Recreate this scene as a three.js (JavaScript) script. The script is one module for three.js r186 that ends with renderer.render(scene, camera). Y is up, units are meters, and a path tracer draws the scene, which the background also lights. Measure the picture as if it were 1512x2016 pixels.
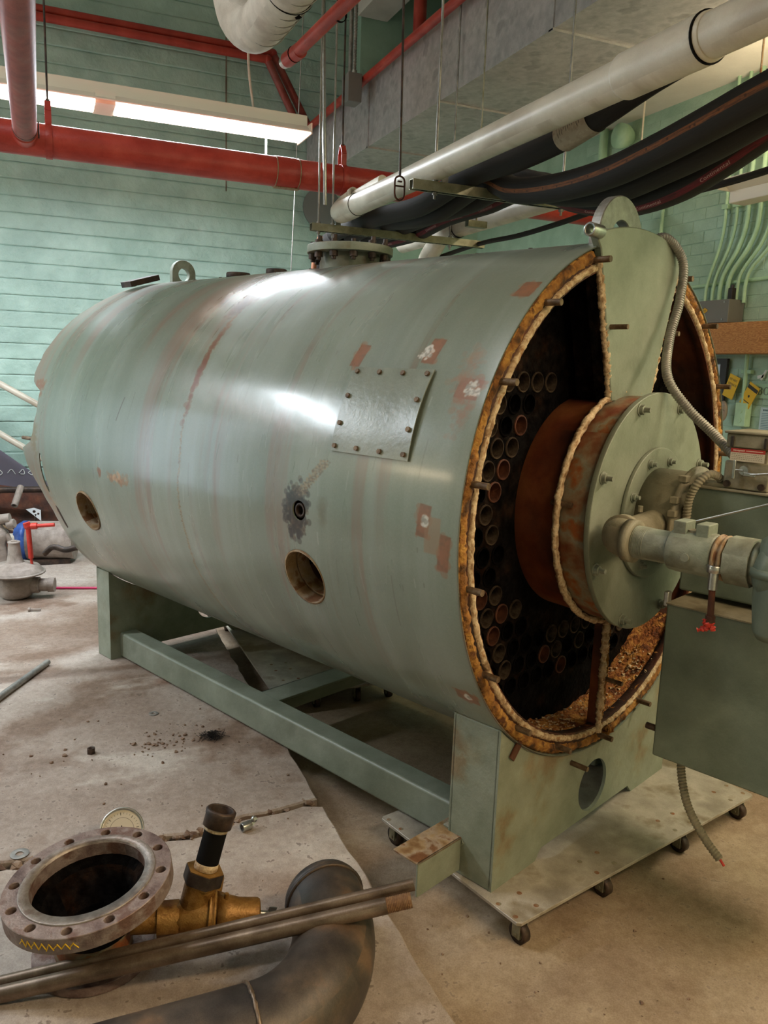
import * as THREE from 'three';
import { mergeGeometries, toCreasedNormals } from 'three/addons/utils/BufferGeometryUtils.js';
import { RoundedBoxGeometry } from 'three/addons/geometries/RoundedBoxGeometry.js';
import { RectAreaLightUniformsLib } from 'three/addons/lights/RectAreaLightUniformsLib.js';
import { Brush, Evaluator, SUBTRACTION } from 'three-bvh-csg';

// ---------------------------------------------------------------- camera, sky, daylight, exposure
const scene = new THREE.Scene();
const camera = new THREE.PerspectiveCamera(65.436, 1512 / 2016, 0.05, 60);
camera.position.set(-1.767, 1.656, 2.114);
camera.quaternion.setFromRotationMatrix(new THREE.Matrix4().makeBasis(
  new THREE.Vector3(0.92, 0.035, 0.391).normalize(), new THREE.Vector3(0.038, 0.984, -0.176).normalize(), new THREE.Vector3(-0.391, 0.177, 0.903).normalize()));
const renderer = new THREE.WebGLRenderer({ antialias: true });
renderer.toneMapping = THREE.LinearToneMapping;
renderer.toneMappingExposure = 1.45;
renderer.shadowMap.enabled = true;
RectAreaLightUniformsLib.init();
scene.background = new THREE.Color().setRGB(0.28, 0.33, 0.4);          // overcast sky, seen only through the open loading door
// daylight through the open loading door in the left wall
const daylight = new THREE.RectAreaLight(new THREE.Color().setRGB(0.72, 0.85, 1.0), 2.2, 1.4, 3.1);
daylight.position.set(-6.35, 1.62, -4.6);
daylight.lookAt(0, 1.62, -4.6);
scene.add(daylight);

// ---------------------------------------------------------------- small library
function rng(seed) { let a = seed >>> 0; return () => { a = (a + 0x6d2b79f5) | 0; let t = Math.imul(a ^ (a >>> 15), 1 | a); t = (t + Math.imul(t ^ (t >>> 7), 61 | t)) ^ t; return ((t ^ (t >>> 14)) >>> 0) / 4294967296; }; }
const V = (x, y, z) => new THREE.Vector3(x, y, z);
const RAD = Math.PI / 180;
function tileNoise(N, cells, octaves, seed, ax = 1, ay = 1) {           // tileable fractal value noise, 0..1
  const out = new Float32Array(N * N); let amp = 1, total = 0;
  for (let o = 0; o < octaves; o++) {
    const cx = Math.max(1, Math.round(cells * ax * 2 ** o)), cy = Math.max(1, Math.round(cells * ay * 2 ** o)), r = rng(seed + o * 977), g = new Float32Array(cx * cy);
    for (let i = 0; i < g.length; i++) g[i] = r();
    for (let y = 0; y < N; y++) {
      const fy = y / N * cy, y0 = Math.floor(fy), ty = fy - y0, sy = ty * ty * (3 - 2 * ty), r0 = (y0 % cy) * cx, r1 = ((y0 + 1) % cy) * cx;
      for (let x = 0; x < N; x++) {
        const fx = x / N * cx, x0 = Math.floor(fx), tx = fx - x0, sx = tx * tx * (3 - 2 * tx), a = x0 % cx, b = (x0 + 1) % cx;
        out[y * N + x] += amp * ((g[r0 + a] * (1 - sx) + g[r0 + b] * sx) * (1 - sy) + (g[r1 + a] * (1 - sx) + g[r1 + b] * sx) * sy);
      }
    }
    total += amp; amp *= 0.55;
  }
  let lo = 1e9, hi = -1e9; for (const v of out) { if (v < lo) lo = v; if (v > hi) hi = v; }
  for (let i = 0; i < out.length; i++) out[i] = (out[i] - lo) / (hi - lo);
  return out;
}
const clamp01 = (v) => v < 0 ? 0 : v > 1 ? 1 : v;
const smooth = (a, b, v) => { const t = clamp01((v - a) / (b - a)); return t * t * (3 - 2 * t); };
function finish(t, size, srgb) {
  t.wrapS = t.wrapT = THREE.RepeatWrapping; t.magFilter = THREE.LinearFilter; t.minFilter = THREE.LinearMipmapLinearFilter; t.generateMipmaps = true;
  if (srgb) t.colorSpace = THREE.SRGBColorSpace;
  if (size) t.repeat.set(1 / size, 1 / size);
  t.needsUpdate = true; return t;
}
function dataTex(N, fn, size, srgb = true) {                            // fn(index, x, y) -> [r, g, b] 0..255, or one grey value
  const d = new Uint8Array(N * N * 4);
  for (let y = 0, i = 0; y < N; y++) for (let x = 0; x < N; x++, i++) { const c = fn(i, x, y); if (typeof c === 'number') d[i * 4] = d[i * 4 + 1] = d[i * 4 + 2] = c; else { d[i * 4] = c[0]; d[i * 4 + 1] = c[1]; d[i * 4 + 2] = c[2]; } d[i * 4 + 3] = 255; }
  return finish(new THREE.DataTexture(d, N, N), size, srgb);
}
function canvasTex(w, h, draw, srgb = true) { const c = document.createElement('canvas'); c.width = w; c.height = h; draw(c.getContext('2d'), w, h); return finish(new THREE.CanvasTexture(c), 0, srgb); }
const mix3 = (a, b, t) => [a[0] + (b[0] - a[0]) * t, a[1] + (b[1] - a[1]) * t, a[2] + (b[2] - a[2]) * t];
const hex3 = (h) => [h >> 16 & 255, h >> 8 & 255, h & 255];
function mottled(N, size, colors, cells, seed, { octaves = 6, ax = 1, ay = 1, fine = 14, curve = 1 } = {}) {   // colours blended along fractal noise
  const n = tileNoise(N, cells, octaves, seed, ax, ay), m = tileNoise(N, cells * 3, 4, seed + 31), r = rng(seed + 5), cs = colors.map(hex3);
  return dataTex(N, (i) => { const t = clamp01((n[i] - 0.18) / 0.64) ** curve * (cs.length - 1), k = Math.min(cs.length - 2, Math.floor(t)), c = mix3(cs[k], cs[k + 1], t - k), g = (m[i] - 0.5) * 26 + (r() - 0.5) * fine; return [clamp01((c[0] + g) / 255) * 255, clamp01((c[1] + g) / 255) * 255, clamp01((c[2] + g) / 255) * 255]; }, size);
}
function greyNoise(N, size, cells, seed, lo = 0, hi = 255, octaves = 5, ax = 1, ay = 1) { const n = tileNoise(N, cells, octaves, seed, ax, ay); return dataTex(N, (i) => lo + (hi - lo) * n[i], size, false); }
function mat(o) { const P = o.clearcoat || o.transmission || o.sheen || o.anisotropy || o.specularIntensity !== undefined ? THREE.MeshPhysicalMaterial : THREE.MeshStandardMaterial; return new P({ roughness: 0.6, metalness: 0, side: THREE.DoubleSide, ...o }); }

function boxUV(g) {                                                     // uv in metres, by the way each face points
  const p = g.attributes.position, uv = new Float32Array(p.count * 2), a = V(), b = V(), c = V(), n = V();
  for (let i = 0; i < p.count; i += 3) {
    a.fromBufferAttribute(p, i); b.fromBufferAttribute(p, i + 1); c.fromBufferAttribute(p, i + 2);
    n.subVectors(b, a).cross(c.clone().sub(a)); const X = Math.abs(n.x), Y = Math.abs(n.y), Z = Math.abs(n.z);
    [a, b, c].forEach((q, k) => { const s = X >= Y && X >= Z ? [q.z, q.y] : Y >= Z ? [q.x, q.z] : [q.x, q.y]; uv[(i + k) * 2] = s[0]; uv[(i + k) * 2 + 1] = s[1]; });
  }
  g.setAttribute('uv', new THREE.BufferAttribute(uv, 2)); return g;
}
function flat(g) { let h = g.index ? g.toNonIndexed() : g; if (!h.attributes.normal) h.computeVertexNormals(); for (const k of Object.keys(h.attributes)) if (!['position', 'normal', 'uv'].includes(k)) h.deleteAttribute(k); h.morphAttributes = {}; return h; }
function join(gs, keepUV) { const list = (Array.isArray(gs) ? gs : [gs]).map((g) => { const h = flat(g); if (!keepUV || !h.attributes.uv) boxUV(h); return h; }); return list.length > 1 ? mergeGeometries(list) : list[0]; }
const used = {};
function numbered(name) { if (!(name in used)) { used[name] = 0; return name; } used[name]++; return name + '_' + String(used[name]).padStart(3, '0'); }
function mesh(name, gs, m, parent, { label, keepUV, kind } = {}) {
  const o = new THREE.Mesh(join(gs, keepUV), m); o.name = parent ? name : numbered(name); o.castShadow = o.receiveShadow = true;
  if (label) o.userData.label = label; if (kind) o.userData.kind = kind; (parent || scene).add(o); return o;
}
function share(name, geometry, m, parent) { const o = new THREE.Mesh(geometry, m); o.name = parent ? name : numbered(name); o.castShadow = o.receiveShadow = true; (parent || scene).add(o); return o; }
function thing(name, label, category, pos = [0, 0, 0], turn = 0, group) { const o = new THREE.Group(); o.name = numbered(name); o.position.set(...pos); o.rotation.y = turn; o.userData = { label, category }; if (group) o.userData.group = group; scene.add(o); return o; }
function tag(o, label, category, group) { o.userData.label = label; o.userData.category = category; if (group) o.userData.group = group; return o; }
function struct(name, gs, m, opt) { const o = mesh(name, gs, m, null, opt); o.userData.kind = 'structure'; return o; }
function structGroup(name, pos = [0, 0, 0]) { const o = new THREE.Group(); o.name = numbered(name); o.position.set(...pos); o.userData.kind = 'structure'; scene.add(o); return o; }

// geometry makers
const bx = (x0, x1, y0, y1, z0, z1) => new THREE.BoxGeometry(x1 - x0, y1 - y0, z1 - z0).translate((x0 + x1) / 2, (y0 + y1) / 2, (z0 + z1) / 2);
const rbx = (x0, x1, y0, y1, z0, z1, r = 0.006, s = 2) => new RoundedBoxGeometry(x1 - x0, y1 - y0, z1 - z0, s, r).translate((x0 + x1) / 2, (y0 + y1) / 2, (z0 + z1) / 2);
function along(g, p, q) {                                               // turn a y-axis geometry of unit placement onto p -> q, its middle halfway
  const d = q.clone().sub(p), L = d.length(); g.applyQuaternion(new THREE.Quaternion().setFromUnitVectors(V(0, 1, 0), d.normalize())); const m = p.clone().lerp(q, 0.5); return g.translate(m.x, m.y, m.z);
}
const rod = (p, q, r, n = 14, r2 = r) => along(new THREE.CylinderGeometry(r2, r, p.distanceTo(q), n, 1), p, q);
const hollow = (p, q, r, ri, n = 24) => { const L = p.distanceTo(q) / 2; return along(new THREE.LatheGeometry([[ri, -L], [r, -L], [r, L], [ri, L], [ri, -L]].map((a) => new THREE.Vector2(...a)), n), p, q); };
const lathe = (pts, n = 28) => new THREE.LatheGeometry(pts.map((a) => new THREE.Vector2(...a)), n);
const latheOn = (pts, p, q, n = 28) => { const g = lathe(pts, n), d = q.clone().sub(p).normalize(); g.applyQuaternion(new THREE.Quaternion().setFromUnitVectors(V(0, 1, 0), d)); return g.translate(p.x, p.y, p.z); };   // profile heights measured from p towards q
const curve = (pts, closed = false, t = 0.5) => new THREE.CatmullRomCurve3(pts.map((a) => a.isVector3 ? a : V(...a)), closed, 'centripetal', t);
const tube = (pts, r, n = 60, k = 10, closed = false) => new THREE.TubeGeometry(curve(pts, closed), n, r, k, closed);
const hexBar = (p, q, r) => along(new THREE.CylinderGeometry(r, r, p.distanceTo(q), 6, 1), p, q);
function boltGeo(p, dir, r = 0.009, len = 0.02) {                       // washer, hex nut, stud end
  const d = dir.clone().normalize(), at = (t) => p.clone().addScaledVector(d, t);
  return [rod(at(0), at(0.003), r * 1.9, 14), hexBar(at(0.003), at(0.003 + r * 1.1), r * 1.5), rod(at(0.003 + r * 1.1), at(0.003 + r * 1.1 + len), r * 0.75, 10)];
}
function rope(pts, r, amp, { n = 160, k = 9, closed = false, seed = 1, twist = 0, flatten = 1 } = {}) {   // an uneven rope or bead of packing
  const g = new THREE.TubeGeometry(curve(pts, closed), n, r, k, closed), p = g.attributes.position, c = curve(pts, closed), rr = rng(seed), tab = Array.from({ length: 400 }, () => rr()), q = V(), o = V();
  for (let i = 0; i <= n; i++) { c.getPointAt(closed ? (i % n) / n : i / n, o); for (let j = 0; j <= k; j++) { const v = i * (k + 1) + j, jj = j % k, ii = closed ? i % n : i; q.fromBufferAttribute(p, v).sub(o); const s = 1 + amp * (tab[(ii * 7 + jj * 31) % 400] - 0.5) + amp * 0.9 * (tab[(Math.floor(ii / 4) * 13) % 400] - 0.5) + (twist ? 0.1 * Math.sin(ii * twist + jj * 2 * Math.PI / k) : 0); q.multiplyScalar(s).add(o); p.setXYZ(v, q.x, q.y, q.z); } }
  g.computeVertexNormals(); return g;
}
function flexTube(pts, r, n, k = 12, pitch = 0.011) {                   // spiral-wound flexible conduit: real ribs
  const c = curve(pts), L = c.getLength(), g = new THREE.TubeGeometry(c, n, r, k, false), p = g.attributes.position, q = V(), o = V();
  for (let i = 0; i <= n; i++) { c.getPointAt(i / n, o); for (let j = 0; j <= k; j++) { const v = i * (k + 1) + j; q.fromBufferAttribute(p, v).sub(o).multiplyScalar(1 + 0.09 * Math.sin(2 * Math.PI * (i / n * L / pitch) + j / k * 2 * Math.PI)).add(o); p.setXYZ(v, q.x, q.y, q.z); } }
  g.computeVertexNormals(); return g;
}
function plate(outline, holes, depth, bevel = 0) {                      // extruded outline in x, y with holes; z from 0 to depth
  const s = new THREE.Shape(outline.map((a) => new THREE.Vector2(...a)));
  for (const h of holes || []) { const q = new THREE.Path(); if (h.length === 3) q.absarc(h[0], h[1], h[2], 0, Math.PI * 2, true); else q.setFromPoints(h.map((a) => new THREE.Vector2(...a))); s.holes.push(q); }
  return new THREE.ExtrudeGeometry(s, { depth, bevelEnabled: bevel > 0, bevelThickness: bevel, bevelSize: bevel, bevelSegments: 1, curveSegments: 20 });
}
const arc = (r, a0, a1, n, cx = 0, cy = 0) => Array.from({ length: n + 1 }, (_, i) => { const a = (a0 + (a1 - a0) * i / n) * RAD; return [cx + r * Math.cos(a), cy + r * Math.sin(a)]; });
function chunk(r, s) { const g = new THREE.IcosahedronGeometry(r, 0), p = g.attributes.position, rr = rng(s), map = {}; for (let i = 0; i < p.count; i++) { const k = [p.getX(i), p.getY(i), p.getZ(i)].map((v) => v.toFixed(5)).join(); map[k] ??= 0.55 + rr() * 0.9; p.setXYZ(i, p.getX(i) * map[k], p.getY(i) * map[k] * 0.7, p.getZ(i) * map[k]); } g.computeVertexNormals(); return g; }
// ---------------------------------------------------------------- materials
const bumpFine = greyNoise(512, 0.35, 26, 11), bumpMid = greyNoise(512, 1.1, 10, 12), bumpCast = greyNoise(256, 0.09, 20, 13);
const M = {};
M.paint = mat({ map: mottled(512, 1.3, [0x6d7262, 0x777c6c, 0x7c8071, 0x6c7060], 4, 21, { fine: 7 }), roughness: 0.42, bumpMap: bumpFine, bumpScale: 0.0006 });
M.paintDusty = mat({ map: mottled(512, 0.7, [0x7a7767, 0x7f8474, 0x85877a, 0x776b57], 5, 22, { fine: 10 }), roughness: 0.62, bumpMap: bumpFine, bumpScale: 0.0008 });
M.paintRusty = mat({ map: mottled(512, 0.9, [0x7e8372, 0x838777, 0x818472, 0x7e7a64, 0x7a6a50], 5, 23, { fine: 9, curve: 1.7 }), roughness: 0.5, bumpMap: bumpFine, bumpScale: 0.0007 });
M.burner = mat({ map: mottled(512, 1.0, [0x5f6a5e, 0x667164, 0x6b7568], 4, 24, { fine: 6 }), roughness: 0.48, bumpMap: bumpFine, bumpScale: 0.0006 });
M.beige = mat({ map: mottled(512, 0.5, [0x76705c, 0x857e6a, 0x8d8571, 0x6e6450], 5, 25, { fine: 8 }), roughness: 0.6, bumpMap: bumpCast, bumpScale: 0.0006 });
M.greyGreen = mat({ map: mottled(512, 0.5, [0x737a6c, 0x7f8677, 0x878b7d, 0x6c6d5e], 5, 26, { fine: 8 }), roughness: 0.58, bumpMap: bumpCast, bumpScale: 0.0006 });
M.wall = mat({ map: mottled(1024, 2.6, [0x9dbcb0, 0xa5c3b7, 0xabc8bd, 0x9fbcb2], 5, 31, { fine: 8 }), roughness: 0.5, bumpMap: greyNoise(1024, 1.3, 14, 32, 0, 255, 6), bumpScale: 0.009 });
M.wallSmooth = mat({ map: mottled(512, 2.6, [0x97b7a3, 0x9cbba7, 0xa2bfac], 4, 33, { fine: 6 }), roughness: 0.5, bumpMap: bumpMid, bumpScale: 0.003 });
M.brick = mat({ map: mottled(512, 2.1, [0x9cbaa2, 0xa4c0a9, 0xabc5af], 6, 34, { fine: 7 }), roughness: 0.45, bumpMap: bumpFine, bumpScale: 0.002 });
M.white = mat({ map: mottled(512, 3, [0xd6cdbf, 0xdcd4c7, 0xe2dbcf], 4, 35, { fine: 5 }), roughness: 0.7 });
M.plainWall = mat({ map: mottled(256, 3, [0xb7c3b4, 0xbfcabc], 4, 36, { fine: 5 }), roughness: 0.7 });
{ // concrete: mottled, scuffed, stained
  const concrete = (seed, cols, spots, stain, scuff = 0.12) => { const N = 1024, n = tileNoise(N, 3, 7, seed), m = tileNoise(N, 9, 5, seed + 7), s = tileNoise(N, 150, 3, seed + 9), st = tileNoise(N, 5, 6, seed + 15, 1.0, 2.6), r = rng(seed), cs = cols.map(hex3);
    return dataTex(N, (i) => { const t = clamp01((n[i] - 0.2) / 0.6) * (cs.length - 1), k = Math.min(cs.length - 2, Math.floor(t)); let c = mix3(cs[k], cs[k + 1], t - k); c = mix3(c, [88, 62, 44], stain * smooth(0.56, 0.82, m[i])); c = mix3(c, [196, 188, 176], scuff * smooth(0.64, 0.78, st[i])); if (s[i] > 0.8) c = mix3(c, [70, 56, 46], spots); const g = (r() - 0.5) * 20 + (s[i] - 0.5) * 26; return c.map((v) => clamp01((v + g) / 255) * 255); }, 2.9); };
  { // the pad keeps its stains where the photograph has them: brown dirt beside the skid, scuffed grey by the joint; 4.4 m square
    const N = 2048, S = 4.4, n = tileNoise(N, 4, 7, 41), m = tileNoise(N, 12, 6, 48), f = tileNoise(N, 230, 3, 49), st = tileNoise(N, 6, 7, 50, 1, 2.2), wp = tileNoise(N, 9, 5, 43), r = rng(41);
    const spots = [[-1.2, -1.2, 0.62, 0.5, [86, 58, 38], 0.8], [-1.75, -1.05, 0.7, 0.42, [104, 78, 60], 0.6], [-1.25, -1.08, 0.26, 0.2, [62, 42, 30], 0.75], [-1.6, -1.9, 0.55, 0.4, [112, 88, 72], 0.5], [-1.45, -0.7, 0.3, 0.16, [178, 170, 162], 0.6], [-1.9, -0.62, 0.3, 0.1, [176, 166, 156], 0.5], [-1.2, -0.2, 0.12, 0.06, [96, 56, 38], 0.6], [-1.9, -2.9, 0.9, 0.5, [190, 178, 168], 0.55], [-1.2, -0.45, 0.4, 0.05, [92, 66, 48], 0.7], [-2.0, -0.45, 0.6, 0.07, [84, 62, 48], 0.75]];
    M.padMap = dataTex(N, (i, x, y) => { const wx = x / N * S - S, wz = ((y / N * S + 0.8) % S + S) % S + 0.8 - S; const t = clamp01((n[i] - 0.2) / 0.6); let c = mix3([138, 120, 107], [170, 157, 146], t); c = mix3(c, [100, 74, 56], 0.65 * smooth(0.54, 0.8, m[i])); c = mix3(c, [202, 194, 184], 0.55 * smooth(0.62, 0.78, st[i]));
      for (const [px, pz, rx, rz, col, k] of spots) { const d = Math.hypot((wx - px) / rx, (wz - pz) / rz); if (d < 1.5) c = mix3(c, col, k * smooth(1.15, 0.35, d + (wp[i] - 0.5) * 1.1) * (0.45 + 0.55 * m[i])); }
      if (f[i] > 0.78) c = mix3(c, [66, 52, 44], 0.45); const g = (r() - 0.5) * 22 + (f[i] - 0.5) * 30; return [clamp01((c[0] + g) / 255) * 255, clamp01((c[1] + g) / 255) * 255, clamp01((c[2] + g) / 255) * 255]; }, S); }
  M.pad = mat({ map: M.padMap, roughness: 0.62, bumpMap: greyNoise(1024, 1.5, 24, 42, 0, 255, 6), bumpScale: 0.004 });
  M.floor = mat({ map: concrete(45, [0x86705a, 0x947f68, 0x9f8b73, 0x8d7963], 0.3, 0.2), roughness: 0.7, bumpMap: greyNoise(1024, 1.5, 22, 46, 0, 255, 6), bumpScale: 0.003 });
}
M.rubble = mat({ map: mottled(256, 0.3, [0x5d4433, 0x7a6250, 0x937d6b], 6, 47), roughness: 0.9 });
M.red = mat({ map: mottled(512, 1.1, [0x9e2f22, 0xac382a, 0xb23f30, 0x8f2a20], 5, 51, { fine: 8 }), roughness: 0.42, bumpMap: bumpFine, bumpScale: 0.0008 });
M.redOld = mat({ map: mottled(256, 0.6, [0x7d3329, 0x8e3d31, 0x8a4a40], 5, 52), roughness: 0.55 });
M.brightRed = mat({ map: mottled(256, 0.3, [0xb82d22, 0xc43a2c], 5, 53), roughness: 0.4 });
M.pvc = mat({ map: mottled(512, 1.2, [0xb6aa98, 0xc9bfae, 0xcfc6b6, 0xb9ad9b], 3, 54, { fine: 6, ay: 3 }), roughness: 0.38 });
M.insulation = mat({ map: mottled(512, 0.6, [0xb9ad9f, 0xcac1b4, 0xd3cbbf], 4, 55), roughness: 0.6, bumpMap: bumpMid, bumpScale: 0.002 });
M.galv = mat({ map: mottled(512, 0.8, [0xa39e9b, 0xada8a5, 0xb5b0ad, 0x9c9794], 9, 56, { fine: 14, octaves: 4 }), roughness: 0.45, metalness: 0.25, bumpMap: bumpFine, bumpScale: 0.0006 });
M.steel = mat({ map: mottled(256, 0.3, [0x77746f, 0x8d8983, 0x9c978e], 6, 57), roughness: 0.45, metalness: 0.45 });
M.zinc = mat({ map: mottled(256, 0.2, [0xa3a39f, 0xb9b8b3], 6, 58), roughness: 0.3, metalness: 0.9 });
M.strut = mat({ map: mottled(256, 0.4, [0x7a7560, 0x8c8771, 0x969180], 5, 59), roughness: 0.45, metalness: 0.55 });
M.darkSteel = mat({ map: mottled(256, 0.25, [0x2e2622, 0x3d3029, 0x4a382d], 6, 60), roughness: 0.55, metalness: 0.4 });
M.stud = mat({ map: mottled(256, 0.12, [0x4b3a2c, 0x66513d, 0x7b6650], 6, 61), roughness: 0.55, metalness: 0.5, bumpMap: bumpCast, bumpScale: 0.0006 });
M.rubber = mat({ map: mottled(256, 0.5, [0x1b1613, 0x221c18, 0x29221d], 5, 62), roughness: 0.8, bumpMap: bumpFine, bumpScale: 0.0008 });
M.black = mat({ color: 0x0b0807, roughness: 0.9, specularIntensity: 0.3 });
M.soot = mat({ map: mottled(512, 0.45, [0x060404, 0x0a0706, 0x110b08, 0x1d110a], 7, 63, { curve: 1.5, fine: 6 }), roughness: 1, specularIntensity: 0.15, bumpMap: bumpFine, bumpScale: 0.004 });
M.sootRim = mat({ map: mottled(256, 0.2, [0x1a1410, 0x33281f, 0x4d4033], 6, 83), roughness: 0.9, specularIntensity: 0.3 });
M.rustDark = mat({ map: mottled(512, 0.6, [0x24140c, 0x33190d, 0x47230f, 0x5b2c12], 5, 64, { fine: 10 }), roughness: 0.75, bumpMap: bumpFine, bumpScale: 0.002 });
M.furnace = mat({ map: mottled(512, 0.7, [0x3d1c0e, 0x532713, 0x652f14, 0x74411f], 4, 65, { fine: 10 }), roughness: 0.6, bumpMap: bumpMid, bumpScale: 0.002 });
M.neck = mat({ map: mottled(512, 0.35, [0x6e3518, 0x7a5a3e, 0x7f7a66, 0x8a4a1e], 4, 66, { fine: 12 }), roughness: 0.65, bumpMap: bumpFine, bumpScale: 0.001 });
M.orange = mat({ map: mottled(512, 0.3, [0x41280f, 0x6d4419, 0x8f5f26, 0xa57835, 0x583212], 7, 67, { fine: 16 }), roughness: 0.9, bumpMap: bumpFine, bumpScale: 0.006 });
M.gasket = mat({ map: mottled(512, 0.22, [0x86684a, 0xb09574, 0xc8b292, 0x98704a], 8, 68, { fine: 18 }), roughness: 0.95, bumpMap: bumpFine, bumpScale: 0.004 });
M.flakes = mat({ map: mottled(512, 0.3, [0x5b3114, 0x82481d, 0x9e6329, 0xb5803f], 9, 69, { fine: 26 }), roughness: 0.9, bumpMap: greyNoise(512, 0.25, 30, 70), bumpScale: 0.008 });
M.tan = mat({ map: mottled(256, 0.25, [0x7a5a37, 0x8f7552, 0x94806a, 0x6b4423], 5, 71), roughness: 0.7 });
M.brass = mat({ map: mottled(256, 0.3, [0x74501f, 0x875f2a, 0x946d36, 0x6b4619], 5, 72), roughness: 0.48, metalness: 0.45, bumpMap: bumpCast, bumpScale: 0.0007 });
M.flange = mat({ map: mottled(512, 0.35, [0x5f4b46, 0x79655f, 0x8c7b74, 0x6b4e43], 6, 73, { fine: 16 }), roughness: 0.55, metalness: 0.35, bumpMap: bumpCast, bumpScale: 0.001 });
M.flangeFace = mat({ map: mottled(512, 0.3, [0x6d6059, 0x857970, 0x92877f, 0x77655b], 7, 74, { fine: 14 }), roughness: 0.45, metalness: 0.5, bumpMap: bumpCast, bumpScale: 0.0006 });
M.oldPipe = mat({ map: mottled(512, 0.8, [0x2b2522, 0x3a322d, 0x4b4037, 0x6b5340], 5, 75, { fine: 12, curve: 1.5 }), roughness: 0.5, metalness: 0.3, bumpMap: bumpMid, bumpScale: 0.0015 });
M.barPipe = mat({ map: mottled(256, 0.5, [0x5a4a3c, 0x6f5d4d, 0x7e6c5b], 6, 76), roughness: 0.4, metalness: 0.5 });
M.threadRust = mat({ map: mottled(256, 0.1, [0x6b4c33, 0x82603f, 0x5c3b22], 6, 77), roughness: 0.8 });
M.plate = mat({ map: mottled(512, 0.9, [0x877d70, 0x9e9486, 0xafa598, 0x83755f], 6, 78, { fine: 16 }), roughness: 0.42, metalness: 0.2, bumpMap: bumpFine, bumpScale: 0.0008 });
M.plywood = mat({ map: (() => { const N = 512, n = tileNoise(N, 3, 5, 79, 1, 5), r = rng(3); return dataTex(N, (i) => { const s = 0.5 + 0.5 * Math.sin(n[i] * 60), g = (r() - 0.5) * 12; const c = mix3([176, 112, 58], [206, 146, 84], s); return c.map((v) => v + g); }, 0.6); })(), roughness: 0.6 });
M.greyBox = mat({ color: 0x77736e, roughness: 0.5, bumpMap: bumpFine, bumpScale: 0.0005 });
M.conduit = mat({ map: mottled(256, 0.8, [0xa5c7a4, 0xb2d2ae], 4, 80, { fine: 6 }), roughness: 0.42 });
M.yellow = mat({ color: 0xdcae16, roughness: 0.5 });
M.paper = mat({ color: 0xd9dbdc, roughness: 0.8 });
M.frameDark = mat({ color: 0x2d2422, roughness: 0.5 });
M.blue = mat({ map: mottled(256, 0.4, [0x2b4a8d, 0x3a5ca3, 0x4a6db0], 5, 81), roughness: 0.45 });
M.castGrey = mat({ map: mottled(256, 0.4, [0x7c6f65, 0x8e8177, 0x998d83], 5, 82), roughness: 0.6, bumpMap: bumpCast, bumpScale: 0.001 });
M.magenta = mat({ color: 0xb01f4f, roughness: 0.5 });
M.lampWhite = mat({ color: 0xe6dccb, roughness: 0.5 });
M.glow = mat({ color: 0xffffff, emissive: new THREE.Color(1, 0.93, 0.8), emissiveIntensity: 9, roughness: 0.5 });
M.glowCool = mat({ color: 0xffffff, emissive: new THREE.Color(1, 0.97, 0.92), emissiveIntensity: 9, roughness: 0.5 });
M.glass = mat({ color: 0xffffff, roughness: 0.05, transmission: 1, thickness: 0 });
M.fluff = mat({ color: 0x1c1512, roughness: 0.95 });
// ---------------------------------------------------------------- the room
const ZB = -5.55, XR = 2.43, XL = -6.4, ZF = 4.4, YC = 5.2, PAD = 0.07, FLOOR = -0.03;
struct('floor', bx(XL - 0.2, XR + 0.2, -0.18, FLOOR, ZB - 0.2, ZF + 0.2), M.floor);
{ // raised concrete pad, split by a broken joint; its edges are chipped
  const g = structGroup('floor_pad'), r = rng(101), wob = (a) => (r() - 0.5) * a;
  const front = [], back = [];
  for (let x = XL; x < -0.9; x += 0.07) { const w = -0.47 + 0.05 * Math.sin(x * 3.1) + wob(0.03); front.push([x, w + 0.018 + r() * 0.022 + (x < -1.6 ? 0.02 + r() * 0.03 : 0)]); back.push([x, w - r() * 0.012]); }
  const zig = (z0, z1) => { const o = []; for (let z = z0; z0 < z1 ? z < z1 : z > z1; z += Math.sign(z1 - z0) * 0.07) o.push([-0.875 - 0.012 * (z + 0.4) + wob(0.012) + (Math.abs(z - 0.42) < 0.16 ? -0.0 : 0), z]); return o; };
  const slab = (pts) => { const s = new THREE.Shape(pts.map(([x, z]) => new THREE.Vector2(x, -z))); return new THREE.ExtrudeGeometry(s, { depth: PAD - FLOOR - 0.006, bevelEnabled: true, bevelThickness: 0.006, bevelSize: 0.006, bevelSegments: 1 }).rotateX(-Math.PI / 2).translate(0, FLOOR, 0); };
  mesh('slab', slab([...front, ...zig(-0.42, ZF - 0.1), [-1.0, ZF], [XL, ZF]]), M.pad, g);
  mesh('slab', slab([[XL, ZB], [0.6, ZB], [0.6, -2.86], [-0.86, -2.86], ...zig(-2.8, -0.45), ...back.reverse()]), M.pad, g);
  // rubble in the joint
  const stones = []; for (let i = 0; i < 90; i++) { const x = -2.6 + r() * 1.7, big = x < -1.65; stones.push(chunk(0.006 + r() * (big ? 0.022 : 0.012), 300 + i).translate(x, PAD - 0.01 + r() * 0.01, -0.46 + 0.05 * Math.sin(x * 3.1) + wob(big ? 0.09 : 0.04))); }
  mesh('rubble', stones, M.rubble, g, { kind: 'stuff' });
}
struct('ceiling', bx(XL - 0.2, XR + 0.2, YC, YC + 0.2, ZB - 0.2, ZF + 0.2), M.white);
struct('ceiling_soffit', bx(1.34, XR, 3.56, 4.1, ZB + 0.13, ZF), M.white);
struct('ceiling_beam', bx(1.05, 1.34, 4.84, YC, -5.4, ZF), M.white);
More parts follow.
